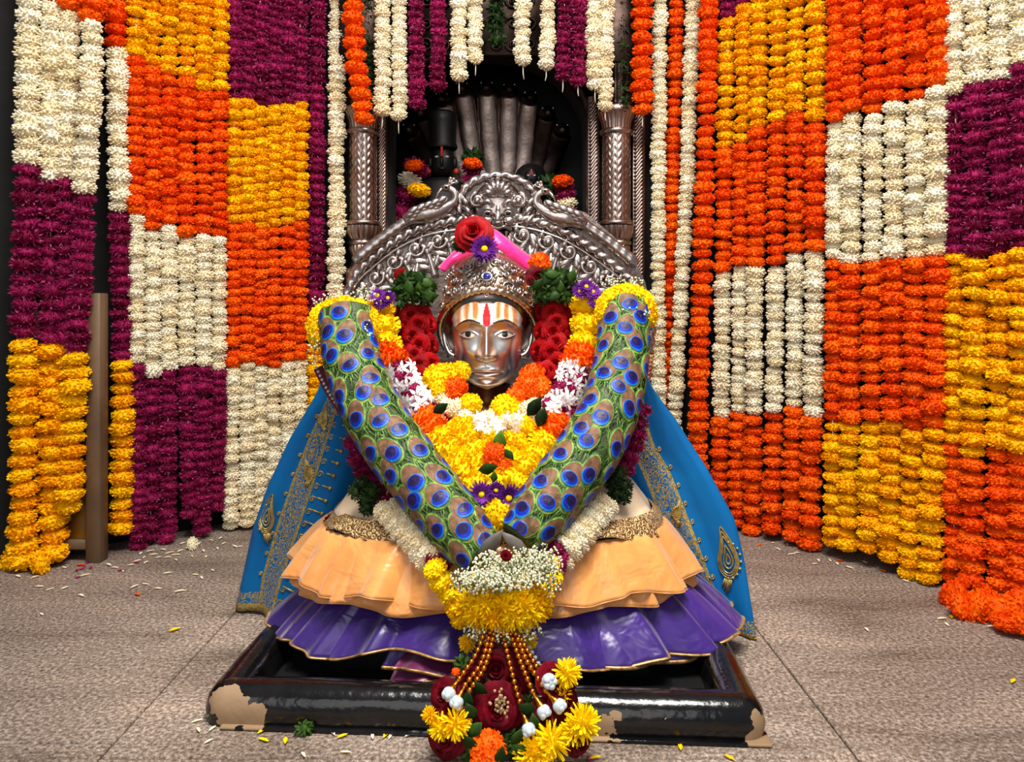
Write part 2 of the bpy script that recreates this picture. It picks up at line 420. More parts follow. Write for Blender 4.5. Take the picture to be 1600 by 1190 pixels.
FL = {
 'yellow': [pompom(i, mats=M['yellow']) for i in range(4)],
 'lemon': [pompom(10+i, hh=.72, mats=M['lemon']) for i in range(4)],
 'orange': [pompom(20+i, mats=M['orange']) for i in range(4)],
 'white': [buds(30+i, M['white']) for i in range(5)],
 'maroon': [spiky(40+i, 190, .55, .36, .13, [M['maroon'], M['maroon_pale']], 'crimson_bloom', m2=.22) for i in range(4)],
 'green': [tuft(50+i, M['leaf_dark']) for i in range(3)],
 'leafy': [tuft(60+i, M['leaf'], n=64, W=.30, L=.55) for i in range(3)],
 'herb': [tuft(64+i, M['leaf_dark'], n=90, W=.14, L=.34) for i in range(2)],
 'red': [rose(70+i, M['red']) for i in range(3)],
 'darkred': [rose(80+i, M['darkred'], open_=1.2) for i in range(3)],
 'violet': [aster(90+i, [M['violet'], M['lemon']]) for i in range(2)],
 'mum': [mum(100+i, M['lemon']) for i in range(3)],
 'star': [star(110+i, M['jasmine']) for i in range(3)],
}
NAME = {'yellow': 'marigold', 'lemon': 'marigold', 'orange': 'marigold', 'white': 'tuberose_cluster', 'maroon': 'crimson_bloom', 'green': 'leaf_tuft', 'leafy': 'leaf_tuft',
        'herb': 'leaf_tuft', 'red': 'rose', 'darkred': 'rose', 'violet': 'aster', 'mum': 'chrysanthemum', 'star': 'jasmine_flower'}
def flower(kind, parent, loc, r, d=None, squash=None):
    q = face_q(d if d is not None else (rv(-.18, .18), rv(-.3, .15), 1), rv(0, 2*PI))
    s = (r, r, r*(squash or 1))
    return inst(NAME[kind], R.choice(FL[kind]), parent, loc, q, s)

# ---------------------------------------------------------------- hanging strands
STEP = {'yellow': .60, 'orange': .60, 'white': .52, 'maroon': .52, 'green': .5}
SQ = {'yellow': 1.04, 'orange': 1.04, 'white': 1.18, 'maroon': 1.1, 'green': 1.2}
def strand(label, path, segs, w, depth, group, gaps=(), curl=None, tail=None, ztop=-75):
    """path: (py, px) centre line; segs: (kind, py end); w: width in px; depth(px)->Y"""
    y_end = segs[-1][1]; yb = depth(interp(path, y_end))
    base = P(interp(path, y_end), y_end, yb); base.z = max(0.0, base.z-pxw(w*.3, yb))
    t = thing('garland_strand', label, 'garland', base, group)
    py = float(ztop); pts = []; k = 0; last = None
    off = rv(-.012, .012)
    Yc = depth(interp(path, 250))+off             # one vertical line in depth, strands hang plumb
    pts = []
    while py < y_end-w*.25:
        while k < len(segs)-1 and py > segs[k][1]-w*.28: k += 1
        kind = segs[k][0]; ww = w*(1.10 if kind in ('yellow', 'orange') else 1.0)*rv(.90, 1.12)
        if any(a < py < b for a, b in gaps): py += 4; continue
        px = interp(path, py)+rv(-1, 1)*w*.06
        loc = P(px, py, Yc+rv(-.012, .012)); r = pxw(ww/2, Yc)
        rf = {'white': 1.0, 'maroon': .98, 'green': .95}.get(kind, .96)
        if loc.z > r*.45:
            flower(kind, t, loc, r*rf*1.04, squash=SQ[kind]*rv(.88, 1.16)); pts.append(loc)
        py += w*STEP[kind]*rv(.86, 1.14)
    if pts:
        mb = MB(); end = [pts[-1]+Vector((0, 0, -pxw(w*.75, Yc)))] if tail else []
        if tail: end += [end[0]+Vector((rv(-.006, .006), 0, -rv(.012, .03)))]
        mb.tube([pts[0]]+pts[::4]+[pts[-1]]+end, 0.0022, 5); mb.build('string', M['string'], t)
    if curl:
        for (cx, cy, kind, cw) in curl:
            Yf = F*(CH-pxw(cw*.38, 2.3))/(cy-HZ)     # lying on the paving
            loc = P(cx, cy, Yf); flower(kind, t, loc, pxw(cw/2, Yf)*1.05, d=(rv(-1, 1), rv(-.5, .5), rv(.2, .6)))
    return t
ORD = ['first', 'second', 'third', 'fourth', 'fifth', 'sixth', 'seventh', 'eighth']
ga = 'flower strands beside the dark left wall'
strand('leftmost flower strand against the dark left wall, white above maroon above yellow', [(0, 45), (270, 43), (540, 38), (890, 36)], [('white', 272), ('maroon', 535), ('yellow', 893)], 39, YL, ga, curl=[(18, 872, 'yellow', 44), (62, 880, 'yellow', 42)])
strand('second flower strand from dark left wall, its yellow foot lying over the floor', [(0, 80), (300, 80), (540, 80), (890, 84)], [('orange', 10), ('white', 288), ('maroon', 540), ('yellow', 897)], 38, YL, ga)
strand('thin third flower strand from dark left wall, half hidden behind its neighbours', [(0, 110), (300, 104), (540, 104), (800, 100)], [('orange', 36), ('white', 296), ('maroon', 548), ('yellow', 780)], 33, lambda p: 2.76, ga)
strand('fourth flower strand from dark left wall, beside the black gap, leaning left below', [(0, 144), (150, 141), (300, 132), (500, 123), (620, 117), (810, 108)], [('orange', 52), ('white', 312), ('maroon', 560), ('yellow', 812)], 35, lambda p: 2.73, ga)
strand('flower strand right of the black gap, ending in a lone yellow marigold', [(0, 180), (330, 187), (570, 192), (860, 191)], [('orange', 80), ('white', 332), ('maroon', 575), ('yellow', 873)], 33, YL, ga, gaps=((836, 855),))
tops = [212, 237, 264, 291, 318, 344]; mids = [213, 238, 264, 291, 318, 342]; bots = [217, 236, 262, 298, 315, 338]
s1 = [100, 118, 126, 138, 147, 157]; s2 = [343, 362, 360, 370, 370, 379]; s3 = [577, 601, 580, 575, 573, 580]; s4 = [858, 850, 848, 820, 842, 808]
for i in range(6):
    strand('%s of six strands striped yellow, orange, white, maroon at the left' % ORD[i], [(0, tops[i]), (340, mids[i]), (560, mids[i]), (830, bots[i])],
           [('yellow', s1[i]), ('orange', s2[i]), ('white', s3[i]), ('maroon', s4[i])], 28 if i in (1, 3) else 26, YL, 'left strands yellow at the top')
tops = [367, 388, 407, 428, 450, 470]; bots = [360, 386, 406, 428, 450, 470]; s1 = [157, 166, 171, 167, 167, 166]; s2 = [358, 360, 360, 357, 358, 360]; s3 = [576, 578, 576, 575, 572, 570]; s4 = [833, 824, 822, 815, 812, 806]
for i in range(6):
    strand('%s of six strands striped maroon, yellow, orange, white left of the shrine' % ORD[i], [(0, tops[i]), (560, tops[i]-2), (830, bots[i])],
           [('maroon', s1[i]), ('yellow', s2[i]), ('orange', s3[i]), ('white', s4[i])], 25, YL, 'left strands maroon at the top')
gb = 'long strands flanking the shrine'
strand('long maroon strand with yellow foot between striped panel and cream strand', [(0, 496), (800, 492)], [('maroon', 548), ('yellow', 800)], 27, lambda p: 3.40, gb)
strand('long plain cream strand just left of the left silver pillar', [(0, 527), (800, 524)], [('white', 800)], 27, lambda p: 3.38, gb)
gc = 'short strands hanging before the niche'; dc = lambda p: 3.30
def short(label, path, kind, end, w, d=3.30, tail=True): strand(label, path, [(kind, end)], w, lambda p: d, gc, tail=tail)
short('slanting orange marigold strand hanging in front of the left silver pillar', [(0, 551), (90, 556), (150, 564), (205, 572)], 'orange', 206, 31, 3.24, tail=False)
short('dark green leaf strand right of the slanting orange strand', [(0, 577), (190, 577)], 'green', 178, 22, 3.36, False)
short('leftmost short cream strand over the niche, paired, pale pink tinge', [(0, 598), (180, 598)], 'white', 182, 26)
short('short cream strand over the niche touching the left maroon strand', [(0, 624), (190, 624)], 'white', 188, 25)
short('longer left maroon strand hanging before the niche', [(0, 649), (170, 652)], 'maroon', 174, 27, tail=False)
short('shorter left maroon strand hanging before the niche', [(0, 685), (145, 683)], 'maroon', 147, 27, tail=False)
short('short cream strand right of the left maroon strands', [(0, 717), (125, 717)], 'white', 126, 26)
short('short cream strand touching the green leaf bundle over the niche', [(0, 742), (105, 742)], 'white', 108, 25)
short('dark green leaf bundle hanging over the middle of the niche', [(0, 775), (85, 775)], 'green', 84, 36, 3.34, False)
short('shortest cream strand, just right of the green leaf bundle', [(0, 816), (100, 816)], 'white', 101, 28)
short('cream strand touching the right maroon strands over the niche', [(0, 857), (110, 853)], 'white', 114, 26)
short('left one of the two joined maroon strands right of niche centre', [(0, 882), (125, 879)], 'maroon', 126, 25)
short('right one of the two joined maroon strands right of niche centre', [(0, 904), (138, 904)], 'maroon', 140, 25)
short('left one of two joined cream strands above the right silver pillar', [(0, 928), (140, 928)], 'white', 141, 26)
short('longer right one of two joined cream strands above the right pillar', [(0, 948), (172, 945)], 'white', 173, 25)
short('dark green leaf strand above the right silver pillar', [(0, 972), (170, 972)], 'green', 176, 27, 3.36, False)
short('orange marigold strand ending over the right edge of the silver pillar', [(0, 1003), (195, 1004)], 'orange', 195, 31)
strand('long plain cream strand right beside the right silver pillar', [(0, 1031), (250, 1029), (800, 1028)], [('white', 800)], 24, lambda p: 3.40, gb, gaps=((180, 184),))
strand('thin long orange strand between the two long cream strands', [(0, 1058), (300, 1050), (600, 1044), (800, 1040)], [('orange', 800)], 23, lambda p: 3.48, gb)
strand('long plain cream strand left of the all-orange strand', [(0, 1083), (300, 1073), (500, 1062), (650, 1055), (800, 1050)], [('white', 800)], 24, lambda p: 3.38, gb)
strand('long all-orange marigold strand left of the striped right panel', [(0, 1108), (300, 1101), (500, 1094), (820, 1088)], [('orange', 820)], 28, lambda p: 3.22, gb)
tops = [1137, 1163, 1187, 1217, 1244, 1276]; mids = [1130, 1156, 1180, 1212, 1243, 1273]; bots = [1124, 1151, 1176, 1206, 1236, 1266]
s0 = [32, 20, 4, -40, -40, -40]; s1 = [240, 234, 214, 203, 189, 190]; s2 = [427, 426, 421, 415, 405, 408]; s3 = [660, 655, 650, 648, 649, 655]; s4 = [826, 830, 840, 841, 848, 864]
for i in range(6):
    strand('%s of six strands striped yellow, orange, white, orange right of the shrine' % ORD[i], [(0, tops[i]), (450, mids[i]), (830, bots[i])],
           [('maroon', s0[i]), ('yellow', s1[i]), ('orange', s2[i]), ('white', s3[i]), ('orange', s4[i])], (27, 24, 28, 28, 27, 31)[i], YR, 'right strands yellow at the top')
tops = [1307, 1333, 1367, 1400, 1434, 1467]; bots = [1300, 1323, 1356, 1390, 1420, 1452]
s1 = [192, 186, 182, 178, 165, 150]; s2 = [413, 412, 421, 416, 408, 402]; s3 = [668, 668, 667, 668, 672, 682]; s4 = [864, 872, 876, 890, 904, 910]
for i in range(6):
    strand('%s of six strands striped orange, white, orange, yellow at the right' % ORD[i], [(0, tops[i]), (400, tops[i]-4), (660, tops[i]-5), (900, bots[i])],
           [('orange', s1[i]), ('white', s2[i]), ('orange', s3[i]), ('yellow', s4[i])], (26, 32, 31, 34, 32, 34)[i], YR, 'right strands orange at the top')
tops = [1493, 1525, 1563, 1596, 1632]; bots = [1490, 1519, 1560, 1592, 1628]; s1 = [150, 140, 130, 106, 96]; s2 = [408, 420, 415, 404, 404]; s3 = [700, 718, 708, 716, 716]
cu = [[(1490, 925, 'orange', 50), (1503, 945, 'orange', 48)], [(1525, 947, 'orange', 50), (1545, 935, 'orange', 46)], [(1562, 955, 'orange', 52), (1576, 972, 'orange', 46)], [(1596, 974, 'orange', 50), (1584, 944, 'orange', 48)], []]
for i in range(5):
    strand('%s of five strands striped white, maroon, yellow, orange at the right edge' % ORD[i], [(0, tops[i]), (420, tops[i]), (900, bots[i])],
           [('white', s1[i]), ('maroon', s2[i]), ('yellow', s3[i]), ('orange', 926)], (30, 37, 34, 34, 36)[i], YR, 'right strands white at the top', curl=cu[i])

# poles the strands are tied to, just above the picture
for (xa, ya, xb, yb, dz, lab) in ((20, YL(20), 500, YL(500), 0, 'long bamboo pole carrying the left flower strands'), (1090, YR(1090), 1640, YR(1640), 0, 'long bamboo pole carrying the right flower strands'), (480, 3.36, 1100, 3.36, 0, 'bamboo pole carrying the strands over the niche')):
    A = P(xa, -88, ya); B = P(xb, -88, yb); zz = max(A.z, B.z)+.02; A.z = zz if xa == 480 else A.z; B.z = zz if xa == 480 else B.z
    mb = MB(); mb.tube(resample([A, B], 30), .018, 10, prof=lambda s_, a: 1+.12*(math.sin(s_*14) > .97)); tag(mb.build('bamboo_pole', M['wood']), lab, 'pole')
# ---------------------------------------------------------------- shrine front: pillars, jambs
def pillar(cx, label):
    Y = 3.44; c = P(cx, 490, Y); c.z = 0; r = pxw(23, Y); zt = P(0, 212, Y).z; zb = P(0, 345, Y).z
    t = thing('pillar', label, 'pillar', (c.x, Y, 0), 'silver pillars of the shrine')
    mb = MB(); rows = []; seg = 96; n = 150
    for i in range(n+1):
        z = zb+(zt-zb)*i/n; row = []
        for k in range(seg):
            a = 2*PI*k/seg; col = a/(2*PI)*12; u = col % 1.0; d = abs(u-.5)*2
            ph = (z/0.034+(d*.8)) % 1.0
            h = .8*abs(math.sin(ph*PI))*(1-.55*(d > .86))*(1 if d > .08 else .5)
            rr = r*(.90+.075*h); row.append(Vector((c.x+rr*math.cos(a), Y+rr*math.sin(a), z)))
        rows.append(row)
    mb.grid(rows, 0, True); mb.build('shaft', M['silver_old'], t)
    def flute(n_, amp): return lambda a, z: 1+amp*abs(math.sin(a*n_/2))
    mb = MB(); z = zt
    mb.lathe((c.x, Y, z), [(r*1.0, 0), (r*1.12, .008), (r*1.12, .02), (r*.98, .026)], 48)
    mb.lathe((c.x, Y, z+.026), [(r*.9, 0), (r*.95, .03), (r*1.12, .06), (r*1.22, .072)], 96, 0, flute(24, .08))
    mb.lathe((c.x, Y, z+.098), [(r*1.25, 0), (r*1.3, .014), (r*1.1, .03)], 48)
    mb.build('capital', M['silver_old'], t)
    mb = MB(); mb.lathe((c.x, Y, z+.128), [(r*1.1, 0), (r*1.0, .02), (r*1.25, .05), (r*1.0, .08), (r*1.2, .12), (r*1.2, .17)], 64, 0, flute(16, .12)); mb.box((c.x-r*1.4, Y-r*1.3, z+.30), (c.x+r*1.4, Y+r*.9, z+.62), bev=.008); mb.build('abacus', M['silver_dark'], t)
    mb = MB(); z = zb
    mb.lathe((c.x, Y, z), [(r*1.0, 0), (r*1.18, -.006), (r*1.18, -.02), (r*1.0, -.026)], 48)
    mb.lathe((c.x, Y, z-.026), [(r*1.15, 0), (r*1.1, -.03), (r*.88, -.056), (r*.8, -.062)], 96, 0, flute(20, .1))
    mb.lathe((c.x, Y, z-.088), [(r*.8, 0), (r*.95, -.006), (r*.95, -.018), (r*.82, -.024)], 48, 0, flute(40, .06))
    mb.lathe((c.x, Y, z-.112), [(r*.82, 0), (r*.88, -.01), (r*.7, -.05), (r*.6, -.056)], 96, 0, flute(20, .1))
    mb.lathe((c.x, Y, z-.168), [(r*.6, 0), (r*.75, -.01), (r*.8, -.03), (r*1.2, -.06), (r*1.25, -.12), (r*1.25, -.45)], 48)
    mb.build('lotus_base', M['silver_old'], t)
    mb = MB(); mb.box((c.x-r*1.5, Y-r*1.5, 0), (c.x+r*1.5, Y+.1, z-.6), bev=.01); mb.build('plinth', M['silver_old'], t)
pillar(567, 'left silver pillar chased with herringbone, beside the cream strand')
pillar(963, 'right silver pillar chased with herringbone, under the green strand')
def jamb(x0, x1, Y, label):
    t = thing('door_jamb', label, 'door frame', P((x0+x1)/2, 490, Y)-Vector((0, 0, CH)), 'silver door frame strips')
    a = P(x0, 0, Y).x; b = P(x1, 0, Y).x; z1 = P(0, 150, Y).z
    mb = MB(); mb.box((a, Y, 0), (b, Y+.06, z1), bev=.004); mb.build('strip', M['silver_old'], t)
    mb = MB(); z = .80; k = 0
    while z < z1:
        pts = [Vector((a+(b-a)*(.12+.76*u), Y-.006, z+.016*math.sin((u-.5)*PI)+.014*u)) for u in (0, .25, .5, .75, 1)]
        mb.tube(pts, .0055, 6, flat=.7); z += .0175
    tag(mb.build('chased_scroll', M['silver_old'], t), kind='stuff')
jamb(589, 603, 3.47, 'silver frame strip between left pillar and the dark niche')
jamb(918, 937, 3.47, 'silver frame strip between the dark niche and right pillar')
jamb(988, 1008, 3.47, 'silver frame strip at the outer right of the right pillar')
# arch band of the niche
mb = MB(); ar = [Vector((ncx-(nr+.03)*math.cos(PI*k/30), YB-.012, zs+(.82*nr+.03)*math.sin(PI*k/30))) for k in range(31)]
mb.tube(ar, .028, 10, prof=lambda s, a: 1+.12*math.sin(s*160+2*a), up=(0, -1, 0))
tag(mb.build('niche_arch', M['silver_dark']), 'dark beaded metal arch around the top of the niche', 'arch')
# lintel scrollwork above the niche
def spiral(mb, c, r, turns, hand, th, ang=0.0, plane=(Vector((1, 0, 0)), Vector((0, 0, 1))), n=22, m=0, lift=0.0):
    X, Z = plane; pts = []
    for i in range(n+1):
        t = i/n; rr = r*(1-t*.86); a = ang+hand*turns*2*PI*t
        pts.append(c+X*rr*math.cos(a)+Z*rr*math.sin(a)+Vector((0, -lift*t, 0)))
    mb.tube(pts, lambda t: th*(1-.35*t), 6, m)
    mb.ell(pts[-1], th*1.5, 8, 5, m)
lt = thing('shrine_lintel', 'dark silver lintel with raised scrollwork above the niche', 'lintel', P(765, 60, 3.5))
mb = MB(); mb.box((P(600, 0, 3.5).x, 3.49, P(0, 88, 3.5).z), (P(930, 0, 3.5).x, 3.54, P(0, -90, 3.5).z), bev=.006); mb.build('panel', M['silver_dark'], lt)
mb = MB()
for i in range(12):
    for j in range(4): spiral(mb, P(612+i*27, 70-j*34, 3.482), .032, 1.4, 1 if (i+j) % 2 else -1, .007, i*1.3)
tag(mb.build('scrollwork', M['silver_dark'], lt), kind='stuff')

# ---------------------------------------------------------------- serpent hood and dark idols inside the niche
YN = 4.0
hood = thing('serpent_hood', 'dark metal many-headed serpent hood fanning out inside the niche', 'sculpture', P(775, 620, YN))
heads = [(642, 208), (660, 182), (692, 160), (723, 144), (761, 143), (796, 146), (828, 158), (855, 182), (877, 208)]
for i, (hx, hy) in enumerate(heads):
    f = (i-4)/4.0; a = P(775+f*38, 620, YN); b = P(775+f*62, 330, YN); c = P((775+f*70+hx)/2, 250, YN-.02); e = P(hx, hy, YN-.10)
    path = resample(catmull([a, b, c, e], 10), 46); mb = MB()
    mb.tube(path, lambda t: pxw(17+12*math.sin(min(1, t*1.25)*PI), YN), 20, prof=lambda s, an: 1+.05*math.sin(s*125)*(math.cos(an) > 0), flat=.42, up=(0, -1, 0))
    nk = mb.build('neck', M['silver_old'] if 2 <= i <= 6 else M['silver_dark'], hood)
    mb = MB(); mb.ell(e+Vector((0, -.03, .005)), (.042, .075, .036), 12, 8); mb.ell(e+Vector((0, -.1, -.012)), (.03, .03, .024), 10, 7)
    hd = mb.build('head', M['silver_dark'], hood)
    for s_ in (-1, 1):
        mb = MB(); mb.ell(e+Vector((s_*.026, -.085, .02)), .008, 8, 6); mb.build('eye', M['silver'], hd)
def idol(px, py, s, label, tall):
    Y = 3.8; c = P(px, py, Y); t = thing('stone_idol', label, 'statue', (c.x, Y, .78), 'black idols in the niche')
    mb = MB(); mb.lathe((c.x, Y, .78), [(.13*s, 0), (.16*s, .12*s), (.17*s, .3), (.13*s, c.z-.78-.12*s), (.07*s, c.z-.78-.09*s)], 20); mb.build('body', M['black_stone'], t)
    mb = MB(); mb.ell(c, (.062*s, .062*s, .085*s), 20, 14); mb.ell(c+Vector((0, -.064*s, -.012*s)), (.010*s, .014*s, .024*s), 8, 6); mb.ell(c+Vector((0, -.055*s, -.046*s)), (.022*s, .012*s, .007*s), 8, 6)
    for k in (-1, 1): mb.ell(c+Vector((k*.06*s, -.01, -.01*s)), (.012*s, .02*s, .032*s), 8, 6)
    hd = mb.build('head', M['black_stone'], t)
    mb = MB(); mb.box((c.x-.006*s, Y-.068*s, c.z+.012*s), (c.x+.006*s, Y-.05*s, c.z+.06*s), bev=.002); mb.build('tilak', plain('vermilion', (200, 36, 30), .6), hd)
    for k in (-1, 1):
        mb = MB(); mb.ell(c+Vector((k*.07*s, -.03*s, -.055*s)), .016*s, 8, 6); mb.build('earring', plain('red_earring', (190, 60, 40), .4), hd)
        mb = MB(); mb.ell(c+Vector((k*.024*s, -.054*s, .012*s)), (.012*s, .006*s, .006*s), 8, 6); mb.build('eye', plain('idol_eye', (200, 190, 180), .4), hd)
    mb = MB()
    if tall: mb.lathe((c.x, Y, c.z+.06*s), [(.070*s, 0), (.075*s, .01), (.066*s, .03), (.07*s, .13*s), (.076*s, .17*s), (.05*s, .185*s), (.0, .19*s)], 20); mb.build('tall_crown', M['black_stone'], t)
    else: mb.tube([c+Vector((0, .05, 0)), c+Vector((0, .06, 0)), c+Vector((0, .085, 0))], .135*s, 28); mb.build('halo', M['black_stone'], t)
    return t, c
idol(692, 252, 1.0, 'black stone idol with tall crown in the left of the niche', True)
idol(830, 278, .62, 'small black idol before a round halo in the niche', False)
def idol_garland(label, pts, w, kinds):
    ps = [P(x, y, Y) for x, y, Y in pts]; path = resample(catmull(ps, 8), max(6, int(plen(ps)/(w*.55))))
    t = thing('idol_garland', label, 'garland', path[-1], 'garlands on the black idols')
    for i, p in enumerate(path):
        tg = (path[min(i+1, len(path)-1)]-path[max(i-1, 0)]).normalized()
        flower(kinds[i % len(kinds)], t, p, w/2*1.1, d=tg)
    return t
g = ['maroon', 'maroon', 'white']
idol_garland('red and white garland down the left side of the crowned idol', [(652, 262, 3.78), (640, 290, 3.77), (630, 320, 3.77), (628, 380, 3.78)], .13, ['maroon', 'white', 'maroon', 'maroon', 'white'])
idol_garland('red and white garland between the two black idols', [(738, 262, 3.7), (738, 290, 3.7), (730, 345, 3.7)], .10, ['maroon', 'maroon', 'white'])
idol_garland('red garland at the right of the small haloed idol', [(880, 290, 3.68), (886, 320, 3.68), (890, 360, 3.7)], .10, ['maroon', 'maroon', 'white'])
for (x, y, kind, r, lab) in ((655, 297, 'yellow', .055, 'yellow marigold among red garlands in the left niche corner'), (647, 258, 'orange', .045, 'orange marigold atop the left red and white garland'),
                             (738, 255, 'orange', .045, 'orange marigold atop the garland between the idols'), (879, 283, 'orange', .05, 'orange marigold atop the rightmost niche garland')):
    o = flower(kind, None, P(x, y, 3.64), r); tag(o, lab, 'flower')
for (x, y, r, lab) in ((738, 245, .06, 'dark leafy tuft above the garland between the idols'), (862, 290, .075, 'dark leafy tuft right of the small haloed idol')):
    o = flower('leafy', None, P(x, y, 3.7), r, d=(0, -1, .3)); o.name = 'leaf_tuft'; tag(o, lab, 'leaves')
mb = MB(); mb.box((P(612, 0, 3.72).x, 3.74, .78), (P(912, 0, 3.72).x, 3.99, .90), bev=.01); tag(mb.build('idol_pedestal', M['black_stone']), 'black stone step under the idols in the niche', 'step')

# ---------------------------------------------------------------- glass screen behind the left strands
gs = thing('glass_screen', 'wooden framed glass screen standing behind the leftmost strands', 'screen', P(110, 880, 2.80)-Vector((0, 0, P(110, 880, 2.80).z)))
Yg = 2.80; xl = P(52, 0, Yg).x; xp = P(140, 0, Yg).x; xr = P(163, 0, Yg).x; zt = P(0, 458, Yg).z
mb = MB(); mb.box((xp, Yg-.03, 0), (xr, Yg+.03, zt), bev=.004); mb.build('post', M['wood'], gs)
mb = MB(); mb.box((xl, Yg-.025, 0), (xl+.03, Yg+.025, zt), bev=.004); mb.build('post', M['wood'], gs)
mb = MB(); mb.box((xl+.03, Yg-.02, zt-.02), (xp, Yg+.02, zt), bev=.003); mb.build('top_rail', M['wood'], gs)
zb = P(0, 856, Yg).z; mb = MB(); mb.box((xl+.03, Yg-.02, zb), (xp, Yg+.02, zb+.035), bev=.003); mb.build('bottom_rail', M['wood'], gs)
def pane_mat():
    m, nt, bs = nodes('gold_reflection_glass'); n = tex(nt, 'ShaderNodeTexNoise', 5.0, Detail=4.0)
    nt.links.new(ramp(nt, n, [(.3, lin((70, 44, 8))), (.7, lin((104, 72, 20)))]), bs.inputs['Base Color'])  # golden reflection of the yellow garlands painted into the pane colour
    bs.inputs['Roughness'].default_value = .22; bs.inputs['Coat Weight'].default_value = .6; return m
mb = MB(); mb.box((xl+.03, Yg-.006, zb+.035), (xp, Yg+.006, zt-.02)); mb.build('pane', pane_mat(), gs, smooth=False)

# ---------------------------------------------------------------- black tray base
ang = math.radians(-3.4); cxt = -.036; cyt = 2.27
base = thing('stone_plinth', 'low black stone base with rounded chipped rim under the idol', 'plinth', (cxt, cyt, 0))
def rot(p): x, y = p[0]-cxt, p[1]-cyt; return Vector((cxt+x*math.cos(ang)-y*math.sin(ang), cyt+x*math.sin(ang)+y*math.cos(ang), p[2]))
def base_mat():
    m, nt, bs = nodes('black_oil_paint')
    n = tex(nt, 'ShaderNodeTexNoise', 14.0, Detail=3.0); g = N(nt, 'ShaderNodeTexCoord')
    sx = N(nt, 'ShaderNodeSeparateXYZ'); nt.links.new(g.outputs['Object'], sx.inputs[0])
    # chips of paint lost at the two front corners and a few spots along the front
    def blob(x, y, z, r, k=1.0):
        cb = N(nt, 'ShaderNodeVectorMath', operation='DISTANCE'); nt.links.new(g.outputs['Object'], cb.inputs[0]); cb.inputs[1].default_value = (x, y, z)
        nn = tex(nt, 'ShaderNodeTexNoise', 22.0, Detail=5.0)
        d = math_(nt, 'ADD', cb.outputs['Value'], math_(nt, 'MULTIPLY', math_(nt, 'SUBTRACT', nn, .5), .09*k))
        return math_(nt, 'LESS_THAN', d, r)
    acc = None
    for (px, py, r, k) in ((352, 1108, .058, 1.0), (385, 1124, .04, 1), (1205, 1145, .05, 1.0), (965, 1120, .018, .5), (1040, 1124, .014, .5), (1117, 1132, .012, .4), (1137, 1126, .013, .4), (425, 1116, .012, .4), (940, 1146, .03, .9)):
        Yv = 1.655-(px-320)/905*.07; p = P(px, py, Yv)-Vector((cxt, cyt, 0)); b = blob(p.x, p.y, p.z, r, k)
        acc = b if acc is None else math_(nt, 'MAXIMUM', acc, b)
    c0 = ramp(nt, n, [(.35, lin((7, 7, 8))), (.7, lin((20, 18, 18)))])
    nt.links.new(mix(nt, acc, c0, lin((146, 118, 88))), bs.inputs['Base Color'])
    nt.links.new(math_(nt, 'ADD', math_(nt, 'MULTIPLY', acc, .5), .17), bs.inputs['Roughness'])
    bump(nt, bs, math_(nt, 'SUBTRACT', tex(nt, 'ShaderNodeTexNoise', 30.0, Detail=3.0), math_(nt, 'MULTIPLY', acc, .6)), .35, .006); return m
M['base'] = base_mat()
x0, x1, y0, y1 = -.646, .574, 1.638, 2.95
prof = [(0, 0), (-.004, .03), (.002, .058), (.018, .078), (.042, .086), (.066, .082), (.084, .066), (.096, .02)]
rows = []
def rrect(i, z, rad=.05):
    out = []
    for (cx_, cy_, a0) in ((x1-rad, y0+rad, -PI/2), (x1-rad, y1-rad, 0), (x0+rad, y1-rad, PI/2), (x0+rad, y0+rad, PI)):
        for k in range(7):
            a = a0+PI/2*k/6; rr = max(.004, rad-i) if i > 0 else rad-i
            sh = max(0, i-rad+.004)
            out.append(rot((cx_+math.cos(a)*rr+(-sh if cx_ > 0 else sh), cy_+math.sin(a)*rr+(sh if a0 in (-PI/2, PI) else -sh), z)))
    return out
def densify(r, n=6): 
    out = []
    for p, q in zip(r, r[1:]+r[:1]):
        L = (q-p).length; k = max(1, int(L/.08)); out += [p.lerp(q, i/k) for i in range(k)]
    return out
rows = [rrect(i, z) for i, z in prof]
cnt = [max(1, int((q-p).length/.06)) for p, q in zip(rows[0], rows[0][1:]+rows[0][:1])]
rows = [[p.lerp(q, i/c) for p, q, c in zip(r, r[1:]+r[:1], cnt) for i in range(c)] for r in rows]
for r in rows:
    for p in r: p += Vector((mnoise.noise(p*9), mnoise.noise(p*9+Vector((7, 0, 0))), mnoise.noise(p*9+Vector((0, 9, 0)))*(1 if p.z > .01 else 0)))*.0035
mb = MB(); mb.grid(rows, 0, True); mb.build('rim', M['base'], base)
mb = MB(); mb.add([rot((x0+.08, y0+.08, .021)), rot((x1-.08, y0+.08, .021)), rot((x1-.08, y1-.08, .021)), rot((x0+.08, y1-.08, .021))], [(0, 1, 2, 3)]); mb.build('tray_floor', M['black_stone'], base, smooth=False)
mb = MB(); a = .012
mb.box((-.445, 1.868, .02), (.36, 2.75, .104), bev=.012); mb.v = [tuple(rot(v)) for v in mb.v]; mb.build('seat_block', M['black_stone'], base)
mb = MB(); mb.box((x0+.05, y0-.014, .0005), (x1+.006, y0+.04, .008), bev=.003); mb.v = [tuple(rot(v)) for v in mb.v]; mb.build('foot_strip', M['base'], base)

